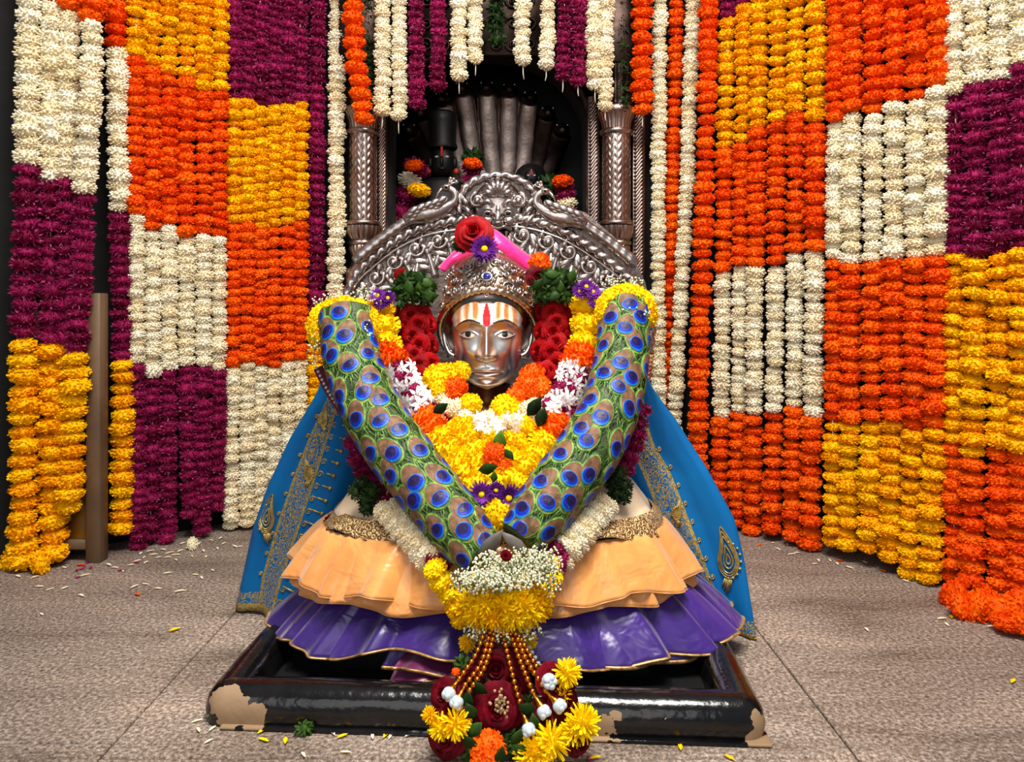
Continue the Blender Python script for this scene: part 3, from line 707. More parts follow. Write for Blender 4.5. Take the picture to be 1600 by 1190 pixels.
# ---------------------------------------------------------------- silver backplate (prabhavali) behind the head
YA = 2.60
M['silver_plate'] = plain('hammered_silver', (150, 138, 132), 0.42, 1.0, (112, 98, 92), 14.0, 0.8, 60.0)
bp = thing('silver_backplate', 'embossed silver arch with two peacocks and a guardian face behind the head', 'backplate', P(778, 720, YA))
rl = [(530, 620), (531, 540), (538, 478), (557, 430), (590, 398), (624, 373), (666, 354), (708, 346), (770, 340), (820, 342), (871, 357), (911, 379), (951, 407), (982, 433), (1002, 458), (1014, 487), (1017, 515), (1013, 552), (1006, 620)]
rope = resample(catmull([P(x, y, YA-.012) for x, y in rl], 8), 320)
def pol_plate(outl, Yf, th, mb, m=0):
    n = len(outl); a = [Vector((p.x, Yf, p.z)) for p in outl]; b = [Vector((p.x, Yf+th, p.z)) for p in outl]
    mb.add(a, [tuple(range(n))], m); mb.grid([a, b], m, True); mb.add(b, [tuple(reversed(range(n)))], m)
outer = [(532, 720), (531, 540), (538, 470), (548, 425), (580, 375), (650, 330), (690, 318), (722, 318), (722, 300), (735, 283), (756, 273), (778, 270), (800, 273), (820, 283), (836, 300), (838, 318), (870, 318), (915, 332), (960, 370), (992, 408), (1008, 440), (1018, 490), (1019, 540), (1010, 720)]
mb = MB(); pol_plate([P(x, y, YA) for x, y in outer], YA, .022, mb); mb.build('plate', M['silver_plate'], bp, smooth=False)
twist = lambda s, a: 1+.2*math.sin(2*a+s*170)
mb = MB(); mb.tube(rope, .0165, 18, prof=twist, up=(0, -1, 0)); mb.build('rope_border', M['silver'], bp)
mb = MB(); mb.tube([p+Vector((0, -.004, -.03)) for p in rope[24:-24:2]], .005, 6); mb.build('inner_bead', M['silver'], bp)
ap = resample(catmull([P(x, y, YA-.012) for x, y in [(718, 335), (720, 308), (733, 288), (755, 277), (778, 274), (801, 277), (823, 288), (838, 308), (842, 335)]], 8), 60)
mb = MB(); mb.tube(ap, .0135, 16, prof=twist, up=(0, -1, 0)); mb.build('crest_rope', M['silver'], bp)
# leaf scrolls radiating below the rope
cen = P(778, 640, YA-.004)
for k in range(15):
    a = math.radians(14+152*k/14); idx = int((len(rope)-1)*(1-(.16+.68*k/14))); p = rope[idx]
    d = (cen-p).normalized(); sd = Vector((d.z, 0, -d.x)); hand = 1 if k < 7 else -1
    o = Vector((p.x, YA-.006, p.z)); mb = MB()
    st = [o+d*.17, o+d*.12+sd*hand*.008, o+d*.075+sd*hand*.012, o+d*.05+sd*hand*.002]
    mb.tube(catmull(st, 5), lambda t: .014*(1-.4*t), 8)
    spiral(mb, o+d*.054-sd*hand*.020, .030, 1.35, hand, .0095, math.atan2(sd.z*hand, sd.x*hand)+(0), lift=.012)
    for (q, ln, an) in ((.10, .075, .75), (.12, .07, -.8), (.075, .055, 1.05), (.16, .085, .55), (.15, .07, -.6), (.06, .05, .3)):
        dd = (-d*math.cos(an)+sd*hand*math.sin(an)).normalized(); s2 = Vector((dd.z, 0, -dd.x))
        b0 = o+d*q; rows = []
        for t_, w_ in ((0, .25), (.25, .8), (.55, 1), (.8, .7), (1, .1)):
            c_ = b0+dd*ln*t_+s2*.012*t_*t_*(1 if an > 0 else -1); rows.append([c_-s2*.015*w_, c_+Vector((0, -.017*w_, 0)), c_+s2*.015*w_])
        mb.grid(rows)
    mb.build('leaf_scroll', M['silver'], bp)
# peacocks
def peacock(flip):
    X = lambda x: x if not flip else 1549-x
    def Q(x, y, d=.03): return P(X(x), y+(6 if flip else 0), YA-d)
    mb = MB()
    mb.tube(resample(catmull([Q(632, 345), Q(655, 335), Q(680, 330), Q(700, 322), Q(712, 310), Q(709, 298), Q(698, 293)], 6), 30), lambda t: pxw(interp([(0, 8), (.3, 17), (.5, 13), (.68, 6.5), (.9, 5), (1, 5)], t), YA), 12, flat=.7, up=(0, -1, 0))
    mb.ell(Q(697, 293), (pxw(8, YA), .016, pxw(6, YA)), 10, 8); body = mb.build('peacock_body', M['silver'], bp)
    mb = MB(); mb.tube([Q(691, 294), Q(684, 302), Q(681, 309)], lambda t: .008*(1-.8*t), 6); mb.build('beak', M['silver'], body)
    mb = MB(); mb.ell(Q(697, 292, .05), .005, 8, 6); mb.build('eye', M['silver_dark'], body)
    mb = MB()
    for dx, dy in ((4, 10), (9, 9), (13, 5)): mb.tube([Q(700, 289), Q(700+dx, 289-dy)], .004, 5); mb.ell(Q(700+dx, 289-dy), .007, 6, 5)
    mb.build('crest', M['silver'], body)
    for r_ in range(4):
        for c_ in range(5-r_ // 2):
            x = 690-c_*11-r_*4; y = 312+c_*4+r_*6; mb = MB()
            mb.ell(Q(x, y, .052-.004*r_), (pxw(10, YA), .009, pxw(5.2, YA)), 10, 6, rot=Matrix.Rotation((-.5 if not flip else .5), 3, 'Y')); mb.build('wing_feather', M['silver'], body)
    path = resample(catmull([Q(645, 338), Q(610, 362), Q(580, 385), Q(553, 408)], 6), 40); mb = MB()
    mb.tube(path, lambda t: pxw(7.5+2*t-6*max(0, t-.9)*10*.6, YA), 12, flat=.6, up=(0, -1, 0), prof=lambda s, a: 1+.14*math.sin(s*210+a*2)*math.cos(a*3)); mb.build('peacock_tail', M['silver'], bp)
    mb = MB()
    for u in range(4): mb.tube([Q(640+u*16, 352-u*4, .012), Q(652+u*16, 345-u*3, .024), Q(664+u*16, 347-u*3, .012)], .006, 6)
    mb.build('leaf_spray', M['silver'], bp)
peacock(False); peacock(True)
# guardian face at the crest
kf = bp
def K(x, y, d): return P(x, y, YA-d)
mb = MB(); mb.ell(K(778, 322, .0), (pxw(40, YA), .038, pxw(40, YA)), 24, 14); gf = mb.build('guardian_face', M['silver'], bp)
for s_ in (-1, 1):
    mb = MB(); spiral(mb, K(778+s_*32, 313, .03), .026, 1.5, -s_, .009, PI/2, lift=.015); mb.build('brow_curl', M['silver'], gf)
    mb = MB(); mb.tube(catmull([K(778+s_*8, 322, .04), K(778+s_*16, 314, .045), K(778+s_*28, 318, .036)], 5), .009, 8); mb.build('brow', M['silver'], gf)
    mb = MB(); mb.ell(K(778+s_*16, 333, .036), (.022, .016, .014), 12, 8); ey = mb.build('eye', M['silver'], gf); mb = MB(); mb.ell(K(778+s_*16, 333, .052), .0075, 8, 6); mb.build('pupil', M['silver_dark'], gf); mb = MB(); mb.tube(catmull([K(778+s_*5, 336, .038), K(778+s_*16, 325.5, .05), K(778+s_*28, 334, .036)], 5), .005, 7); mb.build('eyelid', M['silver'], gf)
    mb = MB(); mb.ell(K(778+s_*17, 345, .034), (.024, .02, .018), 12, 8); mb.build('cheek', M['silver'], gf)
    mb = MB(); mb.lathe(K(778+s_*13, 361, .034), [(.006, 0), (.004, -.012), (.0005, -.024)], 8); mb.build('fang', M['silver'], gf)
    for j, (dx, dy) in enumerate(((46, 330), (50, 316), (48, 344))):
        mb = MB(); mb.tube(catmull([K(778+s_*(dx-6), dy+10, .01), K(778+s_*dx, dy, .028), K(778+s_*(dx+8), dy-8, .014)], 5), .010, 8); mb.build('mane_lock', M['silver'], gf)
mb = MB(); mb.tube([K(778, 322, .035), K(778, 336, .05), K(778, 347, .062)], lambda t: .007+.007*t, 10); mb.ell(K(778, 348, .055), (.02, .016, .011), 10, 7); mb.build('nose', M['silver'], gf)
mb = MB(); mb.ell(K(778, 364, .012), (.045, .03, .018), 14, 8); mb.build('mouth', M['silver_dark'], gf)
mb = MB(); mb.tube(catmull([K(758, 358, .03), K(768, 354, .045), K(778, 356, .048), K(788, 354, .045), K(798, 358, .03)], 5), .007, 8); mb.build('lip', M['silver'], gf)
for k in range(7):
    an = (k-3)*.42; mb = MB(); b0 = K(778, 306, .035); e_ = b0+Vector((math.sin(an)*.055, .0, math.cos(an)*.06)); mid = (b0+e_)/2+Vector((math.sin(an)*.006, -.016, 0))
    mb.tube(catmull([b0, mid, e_], 5), lambda t: .006+.006*math.sin(t*PI), 7); mb.build('palmette_leaf', M['silver'], gf)
M['thr'] = plain('red_gold_thread', (164, 34, 52), .5, 0, (196, 150, 96), 30)
for s_, px in ((1, 1011), (-1, 534)):
    for k in range(9):
        mb = MB(); mb.lathe(P(px-s_*k*1.2, 556+k*6.5, YA-.018), [(.0225, -.006), (.026, 0), (.0225, .006)], 14); mb.build('thread_wrap', M['thr'], bp)
# ---------------------------------------------------------------- cloth materials
def satin(name, a, b, rough=.30, bs_=9.0, bmp=.5, sheen=.3):
    m, nt, bs = nodes(name); n = tex(nt, 'ShaderNodeTexNoise', 5.0, Detail=3.0)
    nt.links.new(ramp(nt, n, [(.35, lin(a)), (.65, lin(b))]), bs.inputs['Base Color'])
    bs.inputs['Roughness'].default_value = rough; bs.inputs['Sheen Weight'].default_value = sheen; bs.inputs['Specular IOR Level'].default_value = .6
    bump(nt, bs, tex(nt, 'ShaderNodeTexNoise', bs_, Detail=3.0, Distortion=.6), bmp, .03); return m
M['peach'] = satin('peach_satin', (212, 134, 62), (228, 158, 84))
M['purple'] = satin('purple_satin', (38, 10, 92), (58, 22, 120), .34)
M['plum'] = satin('plum_satin', (72, 4, 52), (100, 10, 72), .36)
M['cream'] = satin('cream_satin', (214, 186, 150), (226, 200, 168), .4)
M['pink'] = satin('pink_satin', (220, 10, 116), (236, 30, 136), .45)
def cape_mat():
    m, nt, bs = nodes('blue_embroidered_cloth'); uv = N(nt, 'ShaderNodeUVMap'); uv.uv_map = 'UVMap'
    s = N(nt, 'ShaderNodeSeparateXYZ'); nt.links.new(uv.outputs[0], s.inputs[0]); u, v = s.outputs[0], s.outputs[1]
    band = math_(nt, 'MULTIPLY', math_(nt, 'GREATER_THAN', u, .4), math_(nt, 'LESS_THAN', u, .6))
    edge = math_(nt, 'ADD', math_(nt, 'LESS_THAN', math_(nt, 'ABSOLUTE', math_(nt, 'SUBTRACT', u, .41)), .012), math_(nt, 'LESS_THAN', math_(nt, 'ABSOLUTE', math_(nt, 'SUBTRACT', u, .59)), .012))
    foot = math_(nt, 'MULTIPLY', math_(nt, 'GREATER_THAN', v, .925), math_(nt, 'LESS_THAN', v, .965))
    hem = math_(nt, 'GREATER_THAN', v, .968)
    vo = tex(nt, 'ShaderNodeTexVoronoi', 75.0); n2 = tex(nt, 'ShaderNodeTexNoise', 110.0, Detail=2.0, Distortion=2.5)
    curls = math_(nt, 'GREATER_THAN', math_(nt, 'ADD', math_(nt, 'MULTIPLY', math_(nt, 'SINE', math_(nt, 'MULTIPLY', vo, 16.0)), .5), n2), .44)
    thread = math_(nt, 'MAXIMUM', math_(nt, 'MULTIPLY', math_(nt, 'MAXIMUM', band, foot), curls), math_(nt, 'MAXIMUM', edge, hem))
    thread = math_(nt, 'MINIMUM', thread, 1.0)
    n = tex(nt, 'ShaderNodeTexNoise', 3.0, Detail=3.0)
    blue = ramp(nt, n, [(.35, lin((0, 82, 140))), (.65, lin((0, 102, 166)))])
    gold = ramp(nt, n2, [(.4, lin((120, 104, 60))), (.62, lin((196, 168, 98)))])
    nt.links.new(mix(nt, thread, blue, gold), bs.inputs['Base Color'])
    nt.links.new(math_(nt, 'MULTIPLY', thread, .35), bs.inputs['Metallic'])
    bs.inputs['Roughness'].default_value = .7; bs.inputs['Specular IOR Level'].default_value = .2
    bump(nt, bs, math_(nt, 'ADD', math_(nt, 'MULTIPLY', thread, .12), tex(nt, 'ShaderNodeTexNoise', 5.0, Detail=2.0)), .3, .02); return m
M['cape'] = cape_mat()

# ---------------------------------------------------------------- blue cape
cape = thing('blue_cape', 'bright blue cape with gold embroidered bands spread behind the skirts', 'cape', (-.02, 2.5, 0))
LR = [(575, 514, 522, 532, 545), (615, 496, 515, 533, 550), (686, 453, 482, 512, 547), (756, 420, 455, 490, 530), (827, 395, 430, 466, 510), (898, 380, 409, 440, 490), (945, 369, 402, 425, 450)]
RR = [(565, 1000, 996, 992, 985), (600, 1014, 1002, 990, 975), (657, 1056, 1010, 992, 968), (696, 1080, 1022, 983, 960), (735, 1105, 1046, 1003, 965), (812, 1146, 1076, 1033, 975), (870, 1160, 1098, 1056, 1000), (928, 1170, 1120, 1080, 1030), (988, 1181, 1134, 1098, 1060)]
def cape_cols(rows, py, side):
    t = (py-rows[0][0])/(rows[-1][0]-rows[0][0]); xs = [interp([(r[0], r[k]) for r in rows], py) for k in (1, 2, 3, 4)]
    if side < 0: Ys = [2.26+.10*t, 2.21+.08*t, 2.19+.06*t, 2.19+.05*t]; dy = [0, 10, 20, 26]
    else: Ys = [2.24-.12*t, 2.21-.04*t, 2.20-.0*t, 2.20+.02*t]; dy = [16, 4, 0, -2]
    return [(x, py+d*t**3, Y) for x, Y, d in zip(xs, Ys, dy)], t
CU = [-.6, -.2, 0, .4, .6, .85, 1.0]
def cape_row(rows, py, side):
    """one level line of the cape, from behind the back round to the hidden front edge: (point, u)"""
    cols, t = cape_cols(rows, py, side)
    ctrl = [P(*c) for c in cols]; hid = ctrl[-1]+Vector((-side*.10, .08, 0))
    bk = ctrl[0]+Vector((-side*.04, .25, 0)); bk2 = Vector((-.02+side*.12, 2.74, ctrl[0].z)); out = []
    for j, p in enumerate(catmull([bk2, bk]+ctrl+[hid], 6)):
        k = min(j // 6, 5); u = CU[k]+(CU[k+1]-CU[k])*((j % 6)/6) if j < 36 else 1.0
        fold = .009*math.sin(u*13+1.3*side+py*.004)*min(1, t*1.4)+.004*math.sin(u*31+py*.013)
        p = p+Vector((0, fold, 0)); p.z = max(p.z, .006); out.append((p, u))
    return out, t
def cape_panel(rows, side, n=64):
    mb = MB(); uvs = []; grid = []
    for i in range(n+1):
        row, t = cape_row(rows, rows[0][0]+(rows[-1][0]-rows[0][0])*i/n, side)
        uvs += [(u, t) for p, u in row]; grid.append([p for p, u in row])
    mb.grid(grid); o = mb.build('cape_panel', M['cape'], cape, solid=.004)
    ul = o.data.uv_layers.new(name='UVMap')
    for lp in o.data.loops: ul.data[lp.index].uv = uvs[lp.vertex_index]
    return o
cape_panel(LR, -1); cape_panel(RR, 1)
def on_cape(px, py, side, lift=.005):
    row, t = cape_row(LR if side < 0 else RR, py, side); row = row[12:31]
    tab = sorted((CX+F*p.x/p.y, p.y) for p, u in row); zt = sorted((CX+F*p.x/p.y, p.z) for p, u in row)
    px = max(tab[0][0]+2, min(tab[-1][0]-2, px)); Y = interp(tab, px)-lift
    return Vector(((px-CX)/F*Y, Y, interp(zt, px)))
M['zari'] = plain('gold_zari_thread', (196, 172, 104), .42, .6, (150, 128, 70), 60)
for k in range(17):
    py = 640+k*18.5; b = interp([(r[0], r[3]) for r in LR], py)
    mb = MB(); a_ = on_cape(b+2, py, -1); e_ = on_cape(b+24, py+7, -1); mb.tube([a_, (a_+e_)/2, e_], .0028, 5); mb.ell(e_, .0062, 8, 6)
    spiral(mb, on_cape(b+3, py+5, -1), .010, 1.2, 1, .0018, 0, n=12); mb.build('embroidered_drop', M['zari'], cape)
for k in range(10):
    py = 700+k*28; b = interp([(r[0], r[2]) for r in RR], py); mb = MB(); spiral(mb, on_cape(b+5, py, 1), .009, 1.2, 1, .002, PI, n=12); mb.build('embroidered_drop', M['zari'], cape)
    if k < 9:
        py = 650+k*30; b = interp([(r[0], r[2]) for r in LR], py); mb = MB(); spiral(mb, on_cape(b-4, py, -1), .007, 1.2, 1, .0018, 0, n=12); mb.build('embroidered_drop', M['zari'], cape)
def paisley(cx, cy, s, side, lean):
    mb = MB()
    for sc_ in (1, .86, .72, .45, .2):
        pts = []
        for i in range(29):
            a = 2*PI*i/28; r = 1.0; x = math.sin(a)*20*sc_*(1 if math.cos(a) < 0 else 1-.75*math.cos(a)**1.0*.9); y = -math.cos(a)*(34 if math.cos(a) < 0 else 62)*sc_
            x += lean*max(0, math.cos(a))**2*16*sc_
            pts.append(on_cape(cx+x*s, cy+y*s, side, .005))
        mb.tube(pts, .0023, 5, cap=False)
    for k in range(5): mb.tube([on_cape(cx+(k-2)*3*s, cy+36*s, side), on_cape(cx+(k-2)*4*s+3*lean, cy+(52+6*(2-abs(k-2)))*s, side)], .0026, 5)
    for k in range(9):
        a = PI*k/8; mb.ell(on_cape(cx-lean*24*s*math.sin(a), cy+(34*-math.cos(a))*s, side), .004, 6, 5)
    mb.build('paisley', M['zari'], cape)
paisley(1138, 868, .82, 1, -1); paisley(416, 806, .62, -1, 1); paisley(505, 655, .3, -1, 1); paisley(482, 738, .34, -1, -1); paisley(1058, 800, .3, 1, 1); paisley(1085, 885, .3, 1, -1)
mb = MB(); path = resample(catmull([P(497, 574, 2.14), P(515, 610, 2.13), P(540, 650, 2.10), P(556, 690, 2.07)], 6), 40)
mb.tube(path, .014, 8, flat=.5, up=(0, -1, 0)); bd = mb.build('maroon_border', plain('maroon_velvet', (96, 12, 34), .8), cape)
b_ = MB(); b_.ell((0, 0, 0), .0045, 8, 6); PB = b_.mesh('bead', M['pearl'])
for p in path[::2]: inst('bead', PB, bd, p+Vector((-.003, -.008, 0)))

# ---------------------------------------------------------------- dress (skirts and body)
def zari_band():
    m, nt, bs = nodes('gold_lace_band')
    vo = tex(nt, 'ShaderNodeTexVoronoi', 70.0); n2 = tex(nt, 'ShaderNodeTexNoise', 120.0, Detail=2.0, Distortion=2.0)
    k = math_(nt, 'ADD', math_(nt, 'MULTIPLY', math_(nt, 'SINE', math_(nt, 'MULTIPLY', vo, 18.0)), .5), n2)
    nt.links.new(ramp(nt, k, [(.3, lin((120, 82, 44))), (.55, lin((186, 146, 92))), (.8, lin((226, 196, 140)))]), bs.inputs['Base Color'])
    bs.inputs['Metallic'].default_value = .4; bs.inputs['Roughness'].default_value = .42; bump(nt, bs, k, .5, .006); return m
M['zari_band'] = zari_band()
dress = thing('tiered_dress', 'cream bodice over peach and purple ruffled satin skirts with gold hems', 'dress', (-.02, 2.08, .11))
def tier(name, mat, c, top, bot, th, pleats, amp, seed, hemr=0, hemmat=None, n=190, m=16, dz=.012, notch=0.0, knife=.0):
    rr = random.Random(seed); ph = [rr.uniform(0, 6) for _ in range(6)]; rows = []
    for i in range(m+1):
        t = i/m; row = []
        for j in range(n+1):
            a = th[0]+(th[1]-th[0])*j/n
            pl = math.sin(a*pleats+ph[0]+1.2*math.sin(a*2.3+ph[1]))*.62+math.sin(a*pleats*1.73+ph[2])*.28+math.sin(a*pleats*.43+ph[3])*.45
            pl = math.copysign(abs(pl)**.8, pl); fr = ((a*pleats*.8+ph[1]+.9*math.sin(a*3.1+ph[2]))/(2*PI)) % 1.0; pl = pl*(1-knife)+knife*2.2*((fr/.78 if fr < .78 else (1-fr)/.22)-.5)
            k = amp*(.18+.82*t)*pl*min(1, t*6)+amp*.12*math.sin(a*pleats*3.1+ph[4])*math.exp(-t*5)
            ex = t**.8; rx = top[1]+(bot[1]-top[1])*ex; ry = top[2]+(bot[2]-top[2])*ex; z = top[0]+(bot[0]-top[0])*t
            z += dz*t*math.sin(a*pleats*.5+ph[5])+dz*.6*t*pl+(notch*t*math.exp(-((a+.27)/.22)**2) if notch else 0)
            cs = math.cos(a); row.append(Vector((c[0]+(rx+k)*math.copysign(abs(math.sin(a))**.86, a), c[1]-(ry+k)*math.copysign(abs(cs)**.86, cs), z)))
        rows.append(row)
    mb = MB(); mb.grid(rows); o = mb.build(name, mat, dress, solid=.003)
    if hemr:
        mb = MB(); mb.tube(rows[-1], hemr, 6, flat=.6); mb.build('gold_hem', hemmat or M['gold_trim'], o)
    return rows
D = math.radians
mb = MB(); prof = [(.11, .40, .26), (.25, .40, .28), (.38, .38, .33), (.46, .34, .32), (.53, .29, .27), (.58, .22, .16), (.62, .11, .08), (.64, .03, .03)]
mb.grid([[Vector((-.04+rx*math.cos(2*PI*k/48), 2.34+ry*math.sin(2*PI*k/48), z)) for k in range(48)] for z, rx, ry in prof], 0, True); mb.build('bodice', M['cream'], dress)
tier('cream_panel', M['cream'], (-.045, 2.1), (.56, .26, .02), (.370, .432, .242), (D(-105), D(105)), 6, .006, 3)
tier('gold_band', M['zari_band'], (-.045, 2.1), (.385, .425, .24), (.335, .465, .262), (D(-103), D(103)), 9, .003, 5, m=6)
tier('peach_ruffle', M['peach'], (-.052, 2.1), (.335, .455, .25), (.195, .535, .305), (D(-104), D(104)), 22, .020, 12, .0022, M['peach'], dz=.008, knife=.5)
tier('peach_ruffle', M['peach'], (-.050, 2.1), (.345, .460, .255), (.222, .548, .315), (D(-104), D(104)), 22, .024, 22, .0026, M['peach'], dz=.010, knife=.5)
tier('purple_ruffle', M['purple'], (-.018, 2.1), (.235, .44, .21), (.082, .625, .335), (D(-105), D(105)), 24, .022, 31, .0055, M['gold_trim'], n=320, dz=.008, notch=.04, knife=.5)
tier('purple_underskirt', M['purple'], (-.018, 2.1), (.22, .42, .2), (.068, .600, .318), (D(-25), D(72)), 13, .020, 35, .005, M['gold_trim'], dz=.006)
tier('plum_ruffle', M['plum'], (-.018, 2.09), (.11, .44, .26), (.052, .51, .345), (D(-28), D(2)), 22, .016, 41, .004, M['gold_trim'], n=90, dz=.008)
tier('plum_ruffle', M['plum'], (-.018, 2.09), (.11, .44, .27), (.078, .53, .352), (D(-26), D(0)), 26, .014, 44, .004, M['gold_trim'], n=90, dz=.008)

# ---------------------------------------------------------------- silver mask
hx = P(761, 0, 2.19).x; a_ = .1006; ez = .841; hy = 2.275
mask = thing('silver_mask', 'polished silver face with red forehead mark and painted orange stripes', 'mask', (hx, hy, .66))
WT = [(-1.57, .04), (-1.54, .20), (-1.45, .46), (-1.25, .69), (-1.0, .86), (-.7, .95), (-.3, 1.0), (0, 1.04), (.2, 1.1), (.45, 1.17), (.9, 1.18), (1.2, 1.08), (1.6, .85)]
DT = [(-1.57, .62), (-1.52, .80), (-1.42, .92), (-1.25, .98), (-1.0, 1.02), (-.6, 1.05), (0, 1.06), (.4, 1.09), (.9, 1.04), (1.2, .95), (1.6, .7)]
def smooth_tab(tab, x, h=.05): return (interp(tab, x-h)+2*interp(tab, x)+interp(tab, x+h))/4
def g2(x, z, x0, z0, sx, sz): return math.exp(-((x-x0)/sx)**2-((z-z0)/sz)**2)
def relief(x, z):
    ax = abs(x); d = 0
    na = smooth_tab([(-.78, 0), (-.70, .06), (-.64, .28), (-.54, .35), (-.4, .29), (-.2, .20), (.1, .11), (.3, .04), (.5, 0)], z, .025)
    sg = interp([(-.7, .17), (-.5, .15), (0, .105), (.4, .12)], z); d += na*math.exp(-(ax/sg)**2)
    d += .15*g2(ax, z, .19, -.57, .085, .085)-.05*g2(ax, z, .11, -.665, .04, .03)
    d += -.13*g2(ax, z, .5, .04, .26, .19)+.115*g2(ax, z, .52, -.01, .19, .115)
    zl = .105*(1-((ax-.52)/.26)**2); 
    if ax > .24 and ax < .80: d += .035*math.exp(-((z-zl)/.022)**2)+.028*math.exp(-((z+zl*.85+.01)/.022)**2)
    zb = brow(ax); d += .05*math.exp(-((z-zb+.02)/.07)**2)*(1 if .15 < ax < .85 else math.exp(-((ax-.15 if ax < .15 else ax-.85)/.06)**2))
    d += .07*g2(ax, z, .56, -.45, .30, .24)
    d += .060*g2(x, z, 0, -.985, .26, .055)+.075*g2(x, z, 0, -1.16, .22, .065)-.05*g2(x, z, 0, -1.07, .33, .022)
    d += -.02*g2(x, z, 0, -.83, .05, .08)-.03*g2(x, z, 0, -1.27, .24, .06)+.07*g2(x, z, 0, -1.40, .22, .11)
    d += -.035*g2(ax, z, .42, -1.07, .07, .08)
    return d
def brow(ax): return interp([(.1, .30), (.2, .33), (.35, .39), (.5, .41), (.65, .375), (.78, .30), (.88, .22)], ax)
def sst(a, b, x): t = max(0, min(1, (x-a)/(b-a))); return t*t*(3-2*t)
def paint(x, z):
    """pigment on the metal: (rgb, amount)"""
    ax = abs(x); nz = mnoise.noise(Vector((x*3, z*3, 1.7))); nf = mnoise.noise(Vector((x*9, z*2.2, 4.2)))
    exr = ax-.52; lid = .082*(1-(exr/.215)**2)
    if lid > 0 and -lid*.85 < z < lid:
        pr = math.hypot(x-(-.53 if x < 0 else .51), z-.012)
        if pr < .086: return (12, 9, 8), 1
        return (188, 172, 150), .8
    if lid > -.03 and abs(exr) < .23 and abs(z-max(lid, 0)) < .020: return (26, 16, 12), .95
    if lid > -.02 and abs(exr) < .22 and abs(z+max(lid, 0)*.85) < .012: return (96, 56, 36), .7
    if abs(z-brow(ax)) < .036*(1-.55*abs(ax-.4)/.5) and .17 < ax < .86: return (34, 27, 23), 1
    wz = interp([(.22, .03), (.26, .085), (.36, .115), (.5, .112), (.7, .075), (.85, .03), (.93, .005)], z)
    if .22 < z < .93 and ax < wz: return (196, 18, 28), 1
    if .27 < z < .95 and ax < .20+.03*nf: return (246, 238, 230), 1
    if brow(ax)+.02 < z < .98 and ax < .95:
        st = math.cos((ax-.20)*2*PI/.24+1.2*nf)
        c = (250, 238, 222) if st > .35 else ((238, 180, 120) if st > -.35 else (216, 126, 48))
        return c, .95*(1-sst(.72, .95, ax)*.5)
    if z > .12 and ax > .93: return ((150, 84, 30) if nf > .05 else (56, 44, 38)), .55      # combed hair at the temples
    if .12 < z < brow(ax)-.03 and .16 < ax < .88:
        k = sst(.0, .4, nz+.15+.5*abs(ax-.52))
        return (232, 150, 30), .9*k
    side = sst(.66, .86, ax+.08*nz)*sst(-1.35, -1.1, z)*sst(.35, .15, z)
    if side > .02:
        t = sst(-.15, -.6, z); c0, c1 = (228, 96, 18), (170, 48, 52)
        return tuple(c0[i]*(1-t)+c1[i]*t for i in range(3)), .95*side
    edge = interp([(-1.55, .1), (-1.45, .34), (-1.25, .58), (-.9, .80)], z)
    k = sst(0, .14, ax-edge+.05+.05*nz)*sst(-.7, -.95, z)
    if k > .02: return (226, 124, 30), .8*k
    if z < -1.46: return (216, 150, 30), .6
    if abs(z+1.07) < .022 and ax < .34: return (150, 84, 40), .8
    if math.hypot(x-.68, z+.88) < .030 or math.hypot(x-.08, z+1.47) < .018: return (12, 8, 8), 1
    k = .6*math.exp(-((ax-.20)/.06)**2-((z+.52)/.16)**2)+.55*math.exp(-((ax-.30)/.06)**2-((z+1.02)/.08)**2)+.5*math.exp(-(x/.22)**2-((z+1.22)/.035)**2)+.4*math.exp(-((ax-.62)/.1)**2-((z+1.0)/.14)**2)*(nz > 0)
    return (224, 146, 50), min(.8, k)
def mask_mat():
    m, nt, bs = nodes('painted_silver'); at = N(nt, 'ShaderNodeAttribute'); at.attribute_name = 'pigment'; am = N(nt, 'ShaderNodeAttribute'); am.attribute_name = 'cover'
    nt.links.new(mix(nt, am.outputs['Fac'], lin((234, 230, 224)), at.outputs['Color']), bs.inputs['Base Color'])
    nt.links.new(math_(nt, 'SUBTRACT', 1.0, math_(nt, 'MULTIPLY', am.outputs['Fac'], .8)), bs.inputs['Metallic'])
    nt.links.new(math_(nt, 'ADD', .33, math_(nt, 'MULTIPLY', am.outputs['Fac'], .12)), bs.inputs['Roughness'])
    return m
M['mask'] = mask_mat()
nr_, nc_ = 250, 200; rows = []; cols = []; cov = []
for i in range(nr_+1):
    z = -1.57+(1.6+1.57)*i/nr_; wd = smooth_tab(WT, z); dp = smooth_tab(DT, z); row = []
    for j in range(nc_+1):
        f = (j/nc_-.5)*2; ph = f*D(112)*(.86+.14*f*f); sx = math.copysign(abs(math.sin(ph))**.92, ph); x = wd*sx if abs(ph) < PI/2 else wd*math.sin(ph)
        y = -dp*math.copysign(abs(math.cos(ph))**.85, math.cos(ph)); fr = max(0, math.cos(ph))
        y -= relief(x, z)*min(1, fr*2.2) if fr > 0 else 0
        row.append(Vector((hx+x*a_, hy+y*a_*1.12, ez+z*a_)))
        c, k = paint(x, z) if fr > .02 else ((150, 90, 40), .4); cols.append(lin(c)+(1,)); cov.append(k)
    rows.append(row)
mb = MB(); mb.grid(rows); fo = mb.build('face', M['mask'], mask)
ca = fo.data.color_attributes.new('pigment', 'FLOAT_COLOR', 'POINT'); ca.data.foreach_set('color', [v for c in cols for v in c])
fa = fo.data.attributes.new('cover', 'FLOAT', 'POINT'); fa.data.foreach_set('value', cov)
M['chrome'] = plain('polished_silver', (226, 222, 214), .28, 1.0)
